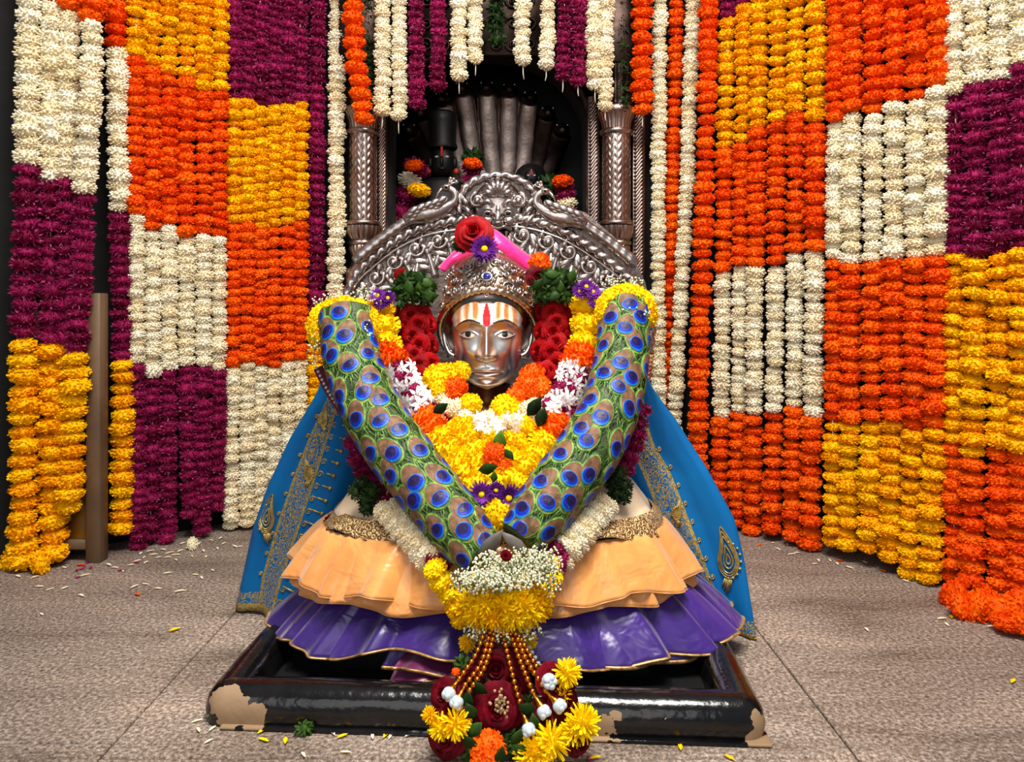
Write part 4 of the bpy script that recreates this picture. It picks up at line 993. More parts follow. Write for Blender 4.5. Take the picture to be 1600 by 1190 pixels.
for s_ in (-1, 1):
    ex = hx+s_*1.12*a_; mb = MB()
    mb.tube(catmull([Vector((hx+s_*1.02*a_, hy-.025, ez+.02)), Vector((ex+s_*.006, hy-.02, ez+.03)), Vector((ex+s_*.016, hy-.01, ez+.004)), Vector((ex+s_*.012, hy-.014, ez-.03)), Vector((ex, hy-.024, ez-.056)), Vector((hx+s_*.96*a_, hy-.03, ez-.065))], 6), .008, 10)
    rw = []
    for t in np.linspace(0, 1, 9):
        zz = ez+.03-.095*t; b_ = .036*math.sin(PI*min(1, .15+t*.8)); rw.append([Vector((hx+s_*.94*a_, hy-.012, zz)), Vector((ex-s_*.004, hy-.004, zz)), Vector((ex+s_*b_*.7, hy-.006, zz))])
    mb.grid(rw); mb.ell((ex-s_*.004, hy-.016, ez-.058), (.011, .009, .014), 10, 8); mb.build('ear', M['chrome'], mask)
mb = MB(); mb.lathe((hx, hy+.02, .60), [(.10, 0), (.072, .03), (.062, .06), (.066, .09)], 32); mb.build('neck', plain('gilded_neck', (120, 76, 20), .35, .8, (60, 34, 16), 12), mask)

# ---------------------------------------------------------------- crown
CC = Vector((hx, 2.315, .902)); CR = (.148, .165, .186)
crown = thing('jewelled_headdress', 'jewelled silver crown with rope brim and blue stone on the mask', 'headdress', (hx, 2.315, .95))
def rim_e(a): return math.asin(max(-.95, min(.95, (.800+.163*max(0, math.cos(a))**.85-CC.z)/CR[2])))
def Dm(a, e, off=0.0):
    n_ = Vector((math.sin(a)*math.cos(e), -math.cos(a)*math.cos(e), math.sin(e)))
    return CC+Vector((n_.x*(CR[0]+off), n_.y*(CR[1]+off), n_.z*(CR[2]+off)))
def tan(a, e): return (Dm(a+.01, e)-Dm(a-.01, e)).normalized(), (Dm(a, e+.01)-Dm(a, e-.01)).normalized()
mb = MB(); rows = []
for i in range(41):
    t = i/40; row = []
    for k in range(120):
        a = 2*PI*k/120; e0 = rim_e(a); e = e0+(PI/2-e0)*t
        h = .0022*math.sin(a*26+math.sin(e*14)*1.5)*math.sin(e*30) if t < .93 else 0
        row.append(Dm(a, e, h))
    rows.append(row)
mb.grid(rows, 0, True); mb.build('dome', M['brass'], crown)
rim = [Dm(a, rim_e(a)+.02, .004) for a in np.linspace(-2.2, 2.2, 120)]
mb = MB(); mb.tube(rim, .0115, 14, prof=lambda s, a: 1+.22*math.sin(s*330+2*a)); mb.build('rope_brim', M['brass'], crown)
mb = MB(); mb.tube([Dm(a, rim_e(a)+.12, .002) for a in np.linspace(-1.9, 1.9, 110)], .005, 8, prof=lambda s, a: 1+.3*math.sin(s*500)); mb.build('bead_row', M['brass'], crown)
rows = []
for a in np.linspace(-2.0, 2.0, 70):
    p = Dm(a, rim_e(a)-.01, -.002); q = Vector((hx+.122*math.sin(a), hy-.118*math.cos(a), p.z-.030)); rows.append([p, p.lerp(q, .35)+Vector((0, -.006*max(0, math.cos(a)), -.003)), p.lerp(q, .75)+Vector((0, 0, .0)), q])
mb = MB(); mb.grid(rows); mb.build('headband', plain('dark_steel_band', (120, 112, 104), .25, 1.0), crown)
def gem(a, e, r, col, ring=True, name='gem'):
    n_ = (Dm(a, e, .01)-Dm(a, e)).normalized(); c = Dm(a, e, .004); q = Vector((0, 0, 1)).rotation_difference(n_).to_matrix()
    mb = MB(); mb.lathe(c, [(r*1.6, 0), (r*1.6, r*.5), (r*1.15, r*.75), (r*1.0, r*.4)], 16, axis=n_); st = mb.build('gem_setting', M['silver'], crown)
    mb = MB(); mb.ell(c+n_*r*.45, (r, r, r*.55), 14, 8, rot=q); mb.build(name, M.setdefault('gem%s' % (col,), plain('gem', col, .08, 0.0, coat=1.0)), st)
gem(0, .56, .011, (24, 40, 150))
for k in range(12):
    b = 2*PI*k/12; X_, Z_ = tan(0, .56); mb = MB(); c = Dm(0, .56, .004)+X_*.025*math.cos(b)+Z_*.021*math.sin(b); mb.ell(c, (.0062, .0062, .0062), 8, 6); mb.build('rosette_bead', M['silver'], crown)
for s_ in (-1, 1):
    for (a, e, r, c) in ((.32, .62, .005, (40, 24, 24)), (.30, .50, .004, (130, 60, 40)), (.20, .40, .005, (96, 20, 30)), (.45, .62, .006, (50, 40, 40)), (.62, .50, .005, (70, 40, 36)), (.75, .36, .005, (60, 40, 30))): gem(s_*a, e, r, c)
    for (a, e, r, h) in ((.45, .38, .022, 1), (.62, .36, .018, -1), (.82, .22, .016, 1), (.5, .78, .02, -1), (.85, .52, .018, 1), (.25, .86, .017, 1), (.95, .3, .014, -1), (.75, .7, .016, 1), (1.1, .1, .015, 1), (1.1, .4, .015, -1)):
        mb = MB(); X_, Z_ = tan(s_*a, e); spiral(mb, Dm(s_*a, e, .003), r, 1.6, h*s_, .0036, 0 if s_ > 0 else PI, (X_, Z_)); mb.build('filigree_scroll', M['silver'], crown)
    for k in range(14):
        a = s_*(.08+k*.085); mb = MB(); e = 1.02-.035*k; mb.ell(Dm(a*1.25, e, .003), .005, 7, 5); mb.build('filigree_bead', M['silver'], crown)
gem(.0, .36, .005, (40, 36, 40)); gem(0, .27, .005, (120, 30, 50))

# ---------------------------------------------------------------- flowers round the head
def Yc(py): return interp([(400, 2.24), (480, 2.19), (560, 2.12), (650, 2.03), (750, 1.93), (850, 1.82), (920, 1.74)], py)
CAMV = Vector((0, 0, CH))
def spotfl(kind, parent, x, y, w_, Y=None, d=None, tilt=.35):
    Yv = Y or Yc(y); p = P(x, y, Yv)
    if d is None: d = (CAMV-p).normalized()+Vector((rv(-tilt, tilt), 0, rv(-tilt, tilt)))
    return flower(kind, parent, p, pxw(w_/2, Yv)*1.08, d=d)
def run(parent, pts, kind, w_, Yf=Yc, step=.6, jit=.0, dY=0.0, squash=None):
    path = [P(x, y, Yf(y)+dY) for x, y in pts]; path = catmull(path, 8) if len(path) > 2 else path
    Ym = path[0].y; n = max(2, int(plen(path)/(pxw(w_, Ym)*step))+1); path = resample(path, n)
    for i, p in enumerate(path):
        tg = (path[min(i+1, n-1)]-path[max(i-1, 0)]).normalized()+Vector((rv(-.2, .2), rv(-.2, .2), rv(-.1, .1)))
        flower(kind, parent, p+Vector((rv(-jit, jit), 0, rv(-jit, jit))), pxw(w_/2, Ym)*1.06*rv(.95, 1.05), d=tg, squash=squash)
def topfl(kind, x, y, w_, Y, label, cat='flower', d=None):
    o = spotfl(kind, None, x, y, w_, Y, d); tag(o, label, cat); return o
topfl('red', 740, 363, 56, 2.15, 'large red rose standing on top of the crown', d=(-.1, -1, .35))
topfl('violet', 757, 389, 42, 2.12, 'violet aster with yellow centre at the top of the crown', d=(0, -1, .1))
topfl('darkred', 841, 432, 34, 2.20, 'dark red rose at the upper right of the crown', d=(.2, -1, .1))
topfl('orange', 843, 412, 34, 2.22, 'small orange marigold above the dark rose right of crown')
topfl('red', 628, 431, 22, 2.22, 'small red rose bud left of the leafy bunch')
topfl('leafy', 722, 381, 30, 2.2, 'green leaf sprig under the red crown rose', 'leaves')
def leaf_obj(x, y, w_, Y, ang, parent=None, mat='leaf', name='leaf', label=None, L=None):
    Yv = Y; c = P(x, y, Yv); d = Vector((math.cos(ang), -.25, math.sin(ang))).normalized(); s = Vector((-math.sin(ang), -.2, math.cos(ang))).normalized()
    mb = MB(); ln = pxw(L or w_*1.5, Yv); leaf_into(mb, c-d*ln/2, d, s, ln, pxw(w_, Yv)); o = mb.build(name, M[mat], parent, solid=.0012)
    if label: tag(o, label, 'leaf')
    return o
# pink cloth behind the crown
mb = MB(); rows = []
for i, (xa, ya, xb, yb) in enumerate(((684, 418, 694, 425), (700, 402, 712, 412), (722, 380, 740, 398), (748, 362, 762, 384), (768, 356, 782, 392), (792, 372, 806, 410), (815, 390, 826, 424), (836, 406, 842, 432))):
    A = P(xa, ya, 2.33-.02*math.sin(i*1.7)); B = P(xb, yb, 2.30+.02*math.sin(i*1.3)); rows.append([A.lerp(B, k/6)+Vector((0, -.018*math.sin(k/6*PI), 0)) for k in range(7)])
cr = [catmull([r[k] for r in rows], 5) for k in range(7)]; mb.grid([list(c) for c in zip(*cr)])
o = mb.build('pink_cloth', M['pink'], solid=.003); tag(o, 'bright pink cloth tied behind the crown', 'cloth')

rg = thing('rose_garland', 'thick red rose garland with leafy tops framing the silver face', 'garland', P(762, 620, 2.2))
for s_, cx, yy in ((-1, 647, 0), (1, 868, -4)):
    for r_ in range(7):
        y = 492+yy+r_*15.5
        for k in range(3):
            x = cx+(k-1)*17+s_*(-1)*(-r_*.9)*-1+rv(-2, 2)+(4 if r_ % 2 else -4)
            o = spotfl('red', rg, x, y+rv(-2, 2), 33, Yc(y)+.02+.02*abs(k-1), d=Vector(((k-1)*.7+rv(-.15, .15), -1, rv(-.1, .35))))
        spotfl('red', rg, cx, y+7, 40, Yc(y)+.07, d=(0, -1, .2))
    for (dx, y, w_) in ((-20, 465, 34), (0, 455, 40), (18, 462, 36), (-8, 438, 36), (12, 440, 38), (-26, 450, 26), (26, 447, 28)):
        spotfl('leafy', rg, cx+dx-(2 if s_ < 0 else 2), y-(4 if s_ > 0 else 0), w_, 2.19, d=(dx*.02, -1, .3))
    for k in range(7):
        leaf_obj(cx+rv(-28, 28), 450+rv(-22, 26), 16, 2.13, rv(0, 6.28), rg, 'leaf')
for (x, y) in ((668, 590), (662, 606), (655, 592)): spotfl('red', rg, x, y, 28, 2.1, d=(-.4, -1, 0))
for (x, y) in ((850, 585), (856, 600), (866, 596)): spotfl('red', rg, x, y, 28, 2.1, d=(.4, -1, 0))

# long marigold and jasmine garland (two arms of one V)
lg = thing('marigold_garland', 'long V garland of yellow and orange marigolds with white and purple blossoms', 'garland', P(780, 810, 1.88))
def jasmine_run(pts, n):
    path = resample([P(x, y, Yc(y)-.01) for x, y in pts], n)
    for i, p in enumerate(path):
        tg = (path[min(i+1, n-1)]-path[max(i-1, 0)]).normalized(); flower('maroon', lg, p+Vector((0, .02, 0)), .044, d=tg)
        for k in range(5):
            an = rv(-1.25, 1.25); sd = tg.cross(Vector((0, -1, 0))).normalized(); d = (Vector((0, -1, 0))*math.cos(an)+sd*math.sin(an)); q = p+Vector((0, .02, 0))+d*.045+tg*rv(-.014, .014)
            flower('star', lg, q, rv(.021, .026), d=d+Vector((rv(-.3, .3), 0, rv(-.3, .3))))
            if k < 2:
                an = rv(-1.1, 1.1); d = (Vector((0, -1, 0))*math.cos(an)+sd*math.sin(an)); flower('maroon', lg, p+Vector((0, .02, 0))+d*.040+tg*rv(-.01, .01), .018, d=d)
run(lg, [(594, 482), (598, 510), (602, 540)], 'lemon', 50, step=.45)
run(lg, [(600, 548), (612, 566)], 'orange', 54, step=.4)
jasmine_run([(620, 578), (634, 605), (655, 640)], 7)
run(lg, [(662, 655), (672, 668)], 'orange', 54, step=.45)
run(lg, [(682, 690), (700, 715), (722, 740), (742, 762)], 'lemon', 56, step=.42)
run(lg, [(916, 478), (917, 510), (914, 538)], 'lemon', 50, step=.45)
run(lg, [(908, 553), (902, 568)], 'orange', 54, step=.4)
jasmine_run([(900, 578), (890, 605), (872, 640)], 7)
run(lg, [(872, 660), (862, 676)], 'orange', 54, step=.45)
run(lg, [(852, 694), (838, 716), (822, 736), (808, 755)], 'lemon', 56, step=.42)
for (x, y, w_) in ((752, 772, 40), (772, 782, 36), (795, 778, 42), (775, 766, 30)): spotfl('violet', lg, x, y, w_, 1.85)
spotfl('lemon', lg, 776, 804, 46, 1.84); spotfl('lemon', lg, 770, 755, 44, 1.92)
for (x, y) in ((596, 472), (606, 466), (590, 462)): spotfl('violet', lg, x, y, 26, 2.14, d=(-.2, -1, .4))
for (x, y) in ((916, 448), (926, 456), (930, 470), (906, 455)): spotfl('violet', lg, x, y, 27, 2.14, d=(.2, -1, .4))

# inner garland under the chin
ig = thing('neck_garland', 'mixed marigold and tuberose garlands heaped under the silver chin', 'garland', P(765, 760, 1.98))
for kind, lst in (('lemon', [(685, 592, 46), (690, 606, 40), (735, 632, 34), (790, 640, 46), (700, 586, 36), (720, 580, 30), (830, 582, 24)]), ('orange', [(708, 608, 36), (832, 588, 40), (824, 606, 40), (842, 604, 36), (808, 618, 32), (718, 606, 26)]),
                  ('maroon', [(695, 628, 24), (706, 648, 26), (702, 624, 22), (715, 650, 24), (828, 628, 24), (775, 662, 30), (818, 652, 26), (845, 640, 22)]), ('white', [(708, 640, 26), (715, 634, 24), (728, 652, 26), (698, 634, 24), (822, 640, 28), (835, 634, 26), (762, 655, 28), (785, 660, 30), (772, 650, 24), (748, 658, 22), (800, 660, 26), (690, 622, 22)])):
    for (x, y, w_) in lst: spotfl(kind, ig, x, y, w_, Yc(y)-.0+(.02 if kind in ('maroon',) else 0))
run(ig, [(720, 668), (732, 694), (748, 720), (764, 742)], 'lemon', 46, step=.45, dY=.01)
run(ig, [(818, 668), (806, 690), (796, 712), (786, 740)], 'lemon', 46, step=.45, dY=.01)
for (x, y) in ((752, 680), (755, 700), (766, 726), (782, 726), (790, 700), (786, 676), (768, 680), (800, 660), (740, 672)): spotfl('lemon', ig, x, y, 40, Yc(y)+.03)
spotfl('orange', ig, 772, 708, 34, 1.93); spotfl('orange', ig, 784, 722, 28, 1.93)
for k in range(16):
    x = rv(745, 812); y = rv(646, 672); o = spotfl('star', ig, x, y, 20, Yc(y)-.035, tilt=.9)
for (x, y, w_, an, mt) in ((781, 689, 22, 1.4, 'leaf_bright'), (762, 732, 20, .2, 'leaf'), (795, 710, 14, -.9, 'leaf'), (688, 638, 18, .5, 'leaf'), (835, 636, 24, .9, 'leaf_dark'), (846, 652, 22, 1.2, 'leaf_dark'), (772, 745, 12, 1.5, 'leaf')):
    leaf_obj(x, y, w_, Yc(y)-.055, an, ig, mt)

# outer garland showing below the feather arms
og = thing('underlying_garland', 'thick garland of white, crimson and green below the feather arms', 'garland', P(790, 910, 1.9))
YO = lambda py: interp([(680, 2.02), (760, 1.96), (830, 1.84), (900, 1.76)], py)
run(og, [(558, 690), (568, 722), (582, 752), (605, 788), (640, 815), (672, 850)], 'maroon', 44, YO, .5, dY=.05)
for (x, y) in ((556, 768), (570, 780), (566, 756), (582, 768), (574, 792)): spotfl('herb', og, x, y, 36, 1.93)
for (x0, y0, x1, y1, dY) in ((598, 796, 668, 862, 0), (612, 792, 684, 858, -.01), (606, 808, 664, 876, .02), (622, 800, 690, 862, .0)): run(og, [(x0, y0), (x1, y1)], 'white', 32, YO, .5, dY=dY)
for (x, y) in ((684, 866), (694, 876), (676, 874)): spotfl('maroon', og, x, y, 28, 1.79)
run(og, [(680, 888), (690, 908), (704, 926), (716, 950), (722, 966)], 'lemon', 38, lambda p: 1.77, .5)
run(og, [(1000, 640), (990, 690), (975, 730)], 'maroon', 36, YO, .5, dY=.05)
for (x, y) in ((968, 740), (976, 758), (962, 770), (974, 776), (956, 752)): spotfl('herb', og, x, y, 36, 1.94)
for (x0, y0, x1, y1, dY) in ((952, 790, 892, 858, 0), (940, 784, 880, 850, -.01), (948, 800, 884, 876, .02), (930, 796, 900, 830, -.01)): run(og, [(x0, y0), (x1, y1)], 'white', 32, YO, .5, dY=dY)
for (x, y) in ((876, 870), (872, 886), (868, 858)): spotfl('maroon', og, x, y, 28, 1.79)
spotfl('lemon', og, 862, 880, 26, 1.78); spotfl('lemon', og, 866, 902, 26, 1.77)
# ---------------------------------------------------------------- peacock feather garland
def fmat(name, a, b, rough=.6, sc_=60, metal=.0, coat=.0):
    return plain(name, a, rough, metal, b, sc_, .15, 200.0, coat, .25)
FM = [fmat('feather_rim_green', (70, 112, 36), (134, 174, 78)), fmat('feather_bronze', (92, 62, 42), (136, 98, 72)), fmat('feather_turquoise', (0, 92, 168), (4, 126, 184), .4),
      fmat('feather_royal_blue', (10, 30, 150), (18, 48, 178), .4), fmat('feather_indigo', (22, 14, 60), (40, 24, 78), .4), fmat('feather_dark_green', (30, 48, 26), (70, 96, 48))]
fg = thing('feather_garland', 'V shaped garland covered in peacock feather eyes hanging before the idol', 'garland', P(785, 880, 1.76))
YA_ = lambda py: interp([(470, 2.10), (600, 2.00), (700, 1.91), (800, 1.83), (880, 1.76)], py)
def arm(pts, wtab, seed, rows_tab):
    rr = random.Random(seed)
    path = resample(catmull([P(x, y, YA_(y)) for x, y in pts], 10), 80); L = plen(path); n = len(path)
    rad = lambda t: pxw(interp(wtab, t)/2, 1.92)
    mb = MB(); mb.tube(path, rad, 28, prof=lambda s, a: 1+.025*math.sin(a*9+s*70)); core = mb.build('arm', M['featherbase'], fg)
    def frame(s):
        u = max(0, min(1, s/L))*(n-1); i = min(n-2, int(u)); c = path[i].lerp(path[i+1], u-i)
        t = (path[min(n-1, i+2)]-path[max(0, i-1)]).normalized(); v = (CAMV-c).normalized(); a = (v-t*v.dot(t)).normalized(); b = t.cross(a)
        return c, t, a, b, rad(max(0, min(1, s/L)))
    def surf(s, th, lift): c, t, a, b, r = frame(s); return c+(a*math.cos(th)+b*math.sin(th))*(r+lift)
    bar = MB(); k = 0; s = .01; row = 0
    while s < L-.012:
        ths = (-1.25, 0.02, 1.28) if row % 2 == 0 else (-1.9, -.62, .66, 1.9)
        for th in ths:
            th += rr.uniform(-.2, .2); s0 = s+rr.uniform(-.012, .012); hl = rr.uniform(.034, .044); hw = rr.uniform(.025, .031); tw = rr.uniform(-.5, .5)
            c, t, a, b, r = frame(s0); m_ = MB(); prev = None; seg = 26
            rings = [(1.04, 1.04, 0, .003, 5), (.93, .93, 0, .0045, 5), (.92, .92, 0, .0052, 0), (.82, .82, 0, .006, 0), (.80, .80, 0, .006, 1), (.47, .70, -.33, .0072, 1), (.46, .69, -.33, .0074, 2), (.39, .61, -.28, .0077, 2), (.38, .60, -.28, .0078, 3), (.27, .44, -.19, .0083, 3), (.26, .43, -.19, .0085, 4), (.02, .02, -.22, .0088, 4)]
            rws = []
            for (sg, sa_, off, lift, mt) in rings:
                rw = []
                for q in range(seg):
                    an = 2*PI*q/seg; ca, sa = math.cos(an), math.sin(an)
                    al = (ca*sg*(1.0 if ca > 0 else 1.12)+off)*hl; ac = sa*sa_*hw*(1-.14*ca*(1 if sg > .6 else 0))
                    if sg > 1.0: j = 1+.05*math.sin(an*13+k); al *= j; ac *= j
                    A = al*math.cos(tw)-ac*math.sin(tw); B = al*math.sin(tw)+ac*math.cos(tw)
                    rw.append(surf(s0-A, th+B/r, lift))
                rws.append((rw, mt))
            for (ra, ma), (rb, mb_) in zip(rws, rws[1:]): m_.grid([ra, rb], mb_ if mb_ == ma else mb_, True)
            o = m_.build('feather_eye', FM, fg); k += 1
            for q in range(13):
                an = (q-6)/6*1.0+tw; l0 = hl*1.05; l1 = hl*rr.uniform(1.5, 1.95)
                def pt(l, w_): return surf(s0+l*math.cos(an)+0*w_, th+(l*math.sin(an)*.85+w_)/r, .003+.002*rr.random())
                bar.add([pt(l0, -.0012), pt(l0, .0012), pt(l1, 0)], [(0, 1, 2)], 0 if q % 3 else 5)
        s += .043; row += 1
    for q in range(1300):
        s0 = rr.uniform(0, L); th = rr.uniform(-1.9, 1.9); c, t, a, b, r = frame(s0); an = rr.uniform(-.7, .7); ln = rr.uniform(.02, .055)
        p0 = surf(s0, th, .004); p1 = surf(s0, th+.0022/r, .004); p2 = surf(min(L, s0+ln*math.cos(an)), th+ln*math.sin(an)/r, rr.uniform(.004, .012)); bar.add([p0, p1, p2], [(0, 1, 2)], 0 if q % 2 else 5)
    tag(bar.build('feather_barbs', FM, fg, smooth=False), kind='stuff')
M['featherbase'] = plain('feather_ground', (26, 40, 20), .55, 0, (70, 84, 42), 40, .5, 160)
arm([(541, 488), (546, 540), (562, 600), (592, 660), (635, 722), (685, 785), (728, 838), (756, 868)], [(0, 84), (.3, 88), (.6, 88), (.9, 80), (1, 62)], 3, None)
arm([(976, 474), (974, 530), (966, 590), (948, 650), (915, 710), (872, 765), (835, 812), (808, 842)], [(0, 76), (.3, 84), (.6, 92), (.9, 80), (1, 56)], 5, None)
for (cx, cy, rx, ry, ks) in ((536, 512, 46, 36, (-.15, 1.12)), (979, 490, 36, 34, (-.05, 1.0))):
    for k in range(9):
        a = PI*(ks[0]+(ks[1]-ks[0])*k/8); spotfl('lemon', fg, cx+rx*math.cos(a), cy-ry*math.sin(a), 32, 2.07, d=(math.cos(a), -.8, math.sin(a)))
        spotfl('lemon', fg, cx+rx*.82*math.cos(a), cy-ry*.86*math.sin(a)+2, 28, 2.10, d=(math.cos(a), -.4, math.sin(a)))
# baby's breath sprays
def breath(name, parent, c, rad, n, seed, back=.3, label=None):
    rr = random.Random(seed); mb = MB()
    for i in range(n):
        d = Vector((rr.gauss(0, .5), rr.gauss(0, .5)-back*.3, rr.gauss(0, .5))); d = d/max(1, d.length); p = c+Vector((d.x*rad[0], d.y*rad[1], d.z*rad[2]))
        r = rr.uniform(.0018, .0031); mb.ell(p, r, 5, 4, 0)
        if i % 4 == 1: mb.ell(p+Vector((rr.uniform(-.006, .006), .004, -rr.uniform(.002, .01))), (.0022, .0022, .004), 5, 4, 1)
        if i % 3 == 0: q = c.lerp(p, .35); mb.add([q+Vector((-.0006, 0, 0)), q+Vector((.0006, 0, 0)), p], [(0, 1, 2)], 1)
    return tag(mb.build(name, [M['breath'], M['stem']], parent), kind='stuff')
for (x, y, Y, rx, rz, n) in ((515, 468, 2.12, .05, .025, 50), (572, 460, 2.12, .05, .03, 60), (492, 540, 2.06, .018, .05, 45), (576, 522, 2.03, .012, .04, 22), (970, 442, 2.14, .07, .025, 90), (985, 488, 2.03, .06, .014, 40)):
    breath('babys_breath', fg, P(x, y, Y), (rx, .03, rz), n, x)
for (x, y, w_, an, mt) in ((766, 852, 26, .8, 'grey'), (806, 850, 20, 2.4, 'grey')):
    M.setdefault('grey', plain('grey_quill', (98, 92, 86), .6)); leaf_obj(x, y, w_, 1.70, an, fg, mt, 'quill', L=58)

# ---------------------------------------------------------------- tassel
YT = lambda py: interp([(880, 1.69), (990, 1.655), (1060, 1.585), (1190, 1.515)], py)
ts = thing('flower_tassel', 'tassel of yellow blooms, gold bead strings and dark roses resting on the floor', 'tassel', P(790, 1180, 1.53)-Vector((0, 0, P(790, 1180, 1.53).z)))
bc = P(788, 938, 1.70); rr = random.Random(4)
for row, (e, n) in enumerate(((-.75, 8), (-.2, 12), (.3, 12), (.8, 8))):
    for k in range(n):
        a = 2*PI*(k+.5*(row % 2))/n
        d = Vector((math.sin(a)*math.cos(e), -math.cos(a)*math.cos(e), math.sin(e))); p = bc+Vector((d.x*.082, d.y*.066, d.z*.042))
        if a < 2*PI: flower('mum', ts, p, .036*rr.uniform(.92, 1.08), d=d)
mb = MB(); mb.ell(bc, (.08, .065, .045), 16, 10); mb.build('tassel_core', M['lemon'], ts)
for k, (x, y, Y, rx, rz, n) in enumerate(((800, 882, 1.655, .085, .036, 700), (745, 905, 1.65, .06, .028, 280), (850, 880, 1.66, .04, .042, 300), (785, 905, 1.615, .085, .022, 420), (785, 985, 1.66, .085, .022, 420), (858, 905, 1.66, .03, .035, 50))):
    breath('babys_breath', ts, P(x, y, Y), (rx, .035, rz), n, 50+k)
for (x, y, w_) in ((790, 868, 16), (786, 905, 10)): spotfl('darkred', ts, x, y, w_, 1.62)
for (x, y, w_) in ((730, 1005, 30), (825, 1000, 32), (755, 988, 34), (800, 992, 34)): spotfl('mum', ts, x, y, w_, 1.69)
mbb = MB(); mbb.ell((0, 0, 0), 1, 12, 8); BEAD = mbb.mesh('bead', M['gold'])
mbc = MB(); mbc.lathe((0, 0, 0), [(.2, 0), (.26, .05), (.2, .1), (.3, .5), (.36, .55), (.4, .62), (.46, .7), (.6, 1.0), (.5, 1.0)], 14); CAP = mbc.mesh('bell_cap', M['gold'])
mbp = MB(); mbp.ell((0, 0, 0), (1, 1, .9), 14, 10)
for k in range(5): mbp.ell((.5*math.cos(k*1.2566), .5*math.sin(k*1.2566), .4), (.5, .5, .55), 10, 8)
BULB = mbp.mesh('pearl_bulb', M['pearl'])
for i, (pts, cap) in enumerate((([(758, 986), (742, 1025), (718, 1060)], (702, 1083)), ([(766, 988), (752, 1035), (727, 1070)], (714, 1096)), ([(772, 990), (758, 1040), (734, 1078)], None), ([(786, 990), (796, 1035), (806, 1075), (815, 1106)], (826, 1140)),
                           ([(798, 990), (812, 1030), (826, 1065), (832, 1080)], (850, 1112)), ([(806, 990), (822, 1030), (842, 1062), (852, 1078)], (874, 1102)), ([(810, 992), (826, 1020), (840, 1044), (850, 1056)], None))):
    path = catmull([P(x, y, YT(y)-.012-.004*(i % 3)) for x, y in pts], 8); st = MB(); st.tube(path, .0012, 4); so = st.build('bead_string', M['gold'], ts)
    n = int(plen(path)/.0125); pp = resample(path, n+1)
    for j, p in enumerate(pp): inst('bead', BEAD, so, p, None, .0064)
    if cap:
        e = P(cap[0], cap[1], YT(cap[1])-.02); d = (e-pp[-1]).normalized(); ln = (e-pp[-1]).length*.78
        inst('bell_cap', CAP, so, pp[-1]+d*.004, Vector((0, 0, 1)).rotation_difference(d), (.018, .018, ln))
        inst('pearl_bulb', BULB, so, pp[-1]+d*(ln+.008), Vector((0, 0, 1)).rotation_difference(d), .0145)
inst('pearl_bulb', BULB, ts, P(858, 1064, YT(1064)-.03), face_q((.3, -1, .2)), .016)
for j in range(6): inst('pearl_bead', BULB, ts, P(826+j*5, 1012+j*7+j*j*.4, 1.66), None, .0048)
for (x, y, w_, Y, d) in ((694, 1086, 46, 1.565, (-.5, -1, .5)), (705, 1112, 54, 1.55, (-.3, -1, .6)), (697, 1152, 56, 1.535, (-.3, -1, .2)), (690, 1168, 40, 1.535, (-.6, -1, -.1)), (778, 1108, 70, 1.56, (0, -1, .2)), (775, 1045, 66, 1.62, (0, -1, .3)), (800, 1068, 54, 1.61, (.2, -1, .2)),
                         (862, 1062, 46, 1.57, (.5, -1, .4)), (882, 1100, 50, 1.555, (.6, -1, .3)), (850, 1118, 46, 1.545, (.2, -1, .4)), (838, 1152, 44, 1.53, (.2, -1, .3)), (908, 1160, 44, 1.53, (.8, -1, -.1)), (890, 1068, 34, 1.59, (.9, -1, 0)), (735, 1068, 46, 1.6, (-.3, -1, .3))):
    spotfl('darkred', ts, x, y, w_, Y, d)
for (x, y, w_, Y, d) in ((712, 1130, 52, 1.53, (-.2, -1, .7)), (690, 1136, 44, 1.535, (-.5, -1, .6)), (672, 1116, 30, 1.54, (-1, -1, .1)), (886, 1050, 48, 1.57, (.7, -1, .5)), (910, 1128, 60, 1.535, (.8, -1, .3)), (897, 1140, 50, 1.53, (.7, -1, .2)), (862, 1158, 62, 1.52, (.3, -1, .5)), (838, 1174, 62, 1.515, (.2, -1, .4)), (880, 1085, 30, 1.56, (.5, -1, 0)), (826, 1182, 50, 1.512, (0, -1, .3))):
    spotfl('mum', ts, x, y, w_, Y, d)
spotfl('orange', ts, 763, 1170, 52, 1.52, (0, -1, .3)); spotfl('orange', ts, 760, 1186, 46, 1.512, (0, -1, .3)); spotfl('orange', ts, 712, 1049, 12, 1.6)
for (x, y, w_) in ((742, 1106, 40), (738, 1146, 44), (735, 1170, 40), (812, 1156, 42), (806, 1170, 40), (824, 1104, 36), (750, 1068, 40), (725, 1040, 34), (790, 1150, 40), (800, 1110, 36)):
    spotfl('leafy', ts, x, y, w_, YT(y)+.02)
for (x, y) in ((736, 1112), (742, 1140), (808, 1152), (824, 1108), (734, 1160), (815, 1172), (748, 1075), (782, 1182), (835, 1130), (730, 1095)): leaf_obj(x, y, 20, YT(y)-.02, rv(0, 6.28), ts, 'leaf')
mb = MB()
for k in range(46): mb.ell(P(781, 1100, 1.525)+Vector((rr.gauss(0, .008), rr.gauss(0, .004), rr.gauss(0, .012))), .0032, 6, 5)
tag(mb.build('seed_head', plain('seed_tan', (170, 140, 100), .6), ts), kind='stuff')

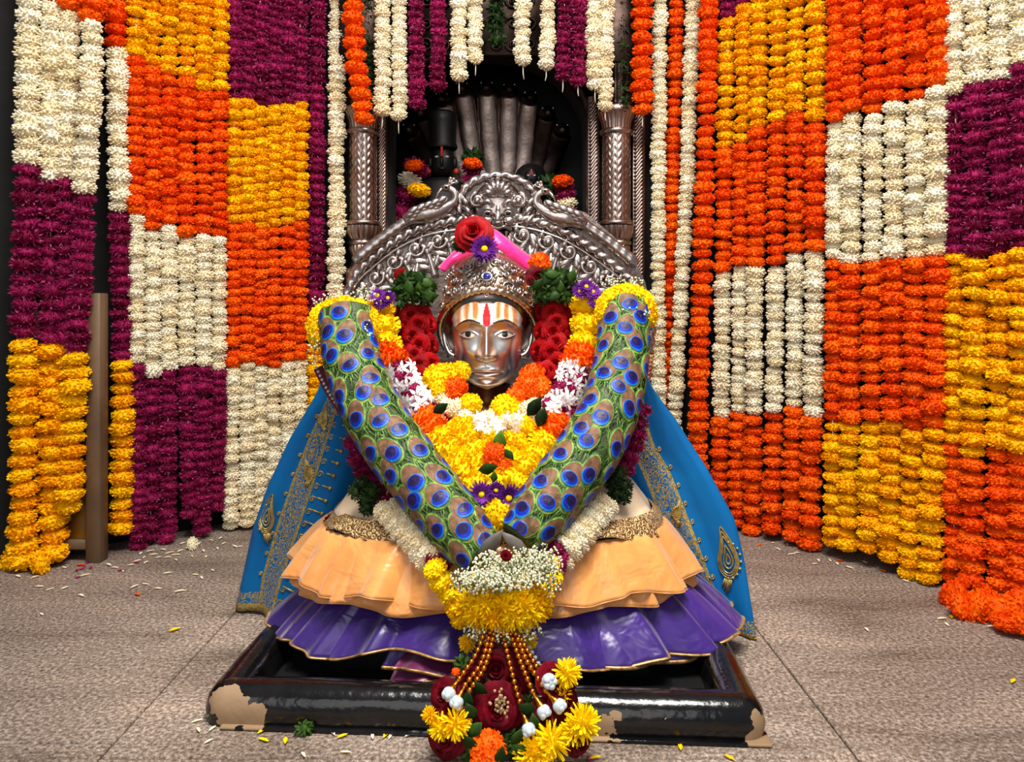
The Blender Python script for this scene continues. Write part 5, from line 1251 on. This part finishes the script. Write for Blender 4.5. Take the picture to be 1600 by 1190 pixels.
# ---------------------------------------------------------------- fallen petals and bits on the paving
def petal_mesh(seed, L, W):
    rr_ = random.Random(seed); mb = MB(); rows = []
    for t, w_ in ((0, .2), (.3, .9), (.65, 1), (1, .15)):
        rows.append([Vector(((t-.5)*L, k*W*w_/2, .0016+.004*abs(k)*w_+.10*L*(t-.5)**2*4*rr_.uniform(.4, 1))) for k in (-1, 0, 1)])
    mb.grid(rows); return mb
PET = {k: [petal_mesh(i, *sz).mesh('petal', M[k]) for i in range(3)] for k, sz in {'white': (.030, .008), 'lemon': (.030, .010), 'orange': (.026, .013), 'maroon_pale': (.028, .010)}.items()}
def petal(kind, x, y, s=1.0, where=''):
    Y = F*CH/(y-HZ); p = P(x, y, Y); p.z = 0.0006
    cn = {'white': 'white', 'lemon': 'yellow', 'orange': 'orange', 'maroon_pale': 'pink'}[kind]
    o = inst('fallen_petal', R.choice(PET[kind]), None, p, Quaternion((0, 0, 1), rv(0, 6.28)), s)
    tag(o, 'small %s petal fallen on the grey paving %s' % (cn, where), 'petal', '%s petals %s' % (cn, where))
wl = 'near the left garlands'; wr = 'near the right garlands'; wf = 'in front of the black base'
for (x, y) in ((100, 888), (62, 918), (78, 922), (102, 920), (127, 932), (65, 961), (210, 918), (227, 914), (247, 921), (282, 925), (262, 897), (133, 900), (55, 903), (28, 902), (305, 899), (315, 904), (332, 892), (367, 855), (375, 855), (330, 845), (312, 850), (318, 862), (300, 870), (275, 876), (265, 865), (240, 868), (225, 872), (215, 878), (255, 860), (282, 862), (292, 857), (248, 872), (235, 862), (275, 868), (340, 858), (322, 871), (286, 850), (180, 888), (192, 893), (170, 884), (220, 866), (262, 872), (350, 850), (205, 884), (310, 842), (345, 842), (228, 880)): petal('white', x, y, rv(.8, 1.25), 'beside the yellow strand feet' if x < 200 else ('below the maroon strands' if y < 885 else 'left of the blue cape'))
for (x, y) in ((125, 883), (132, 886), (137, 880), (120, 892), (122, 903), (190, 892), (128, 890), (142, 888), (212, 880)): petal('maroon_pale', x, y, 1, wl)
for (x, y) in ((215, 930), (126, 884)): petal('orange', x, y, 1.1, wl)
petal('lemon', 273, 986, 1.3, 'left of the base')
for (x, y) in ((1208, 849), (1216, 859), (1237, 867), (1273, 882), (1279, 877), (1297, 877), (1308, 882), (1327, 888), (1351, 880), (1415, 909), (1354, 985), (1472, 968), (1479, 977), (1548, 980), (1245, 865), (1230, 852)): petal('white', x, y, rv(.8, 1.2), wr)
for (x, y) in ((1187, 852), (1312, 877), (1380, 893), (1534, 974)): petal('orange', x, y, .9, wr)
for (x, y) in ((1486, 965), (1583, 1066)): petal('lemon', x, y, 1, wr)
for (x, y) in ((308, 1128), (310, 1142), (332, 1140), (326, 1160), (582, 1152), (610, 1152), (640, 1150), (520, 1147), (540, 1177), (474, 1181), (1005, 1155)): petal('white', x, y, .8, wf)
for (x, y) in ((410, 1144), (412, 1158), (446, 1159), (535, 1152), (603, 1150), (632, 1146), (1063, 1169), (1140, 1186), (930, 1186)): petal('lemon', x, y, .9, wf)
for (x, y) in ((420, 1136), (530, 1140), (1100, 1163)): petal('orange', x, y, .9, wf)
for (x, y) in ((568, 1146), (920, 1188)): petal('maroon_pale', x, y, .8, wf)
p = P(475, 1140, 1.645); o = flower('leafy', None, Vector((p.x, F*CH/(1146-HZ), .012)), .022, d=(0, -.4, 1)); tag(o, 'small crushed green leaf sprig on the paving before the base', 'leaves')
Yq = F*CH/(858-HZ); o = flower('white', None, Vector((P(301, 0, Yq).x, Yq, .02)), .03, d=(1, 0, .2)); tag(o, 'loose white tuberose cluster lying by the maroon strands', 'flower')
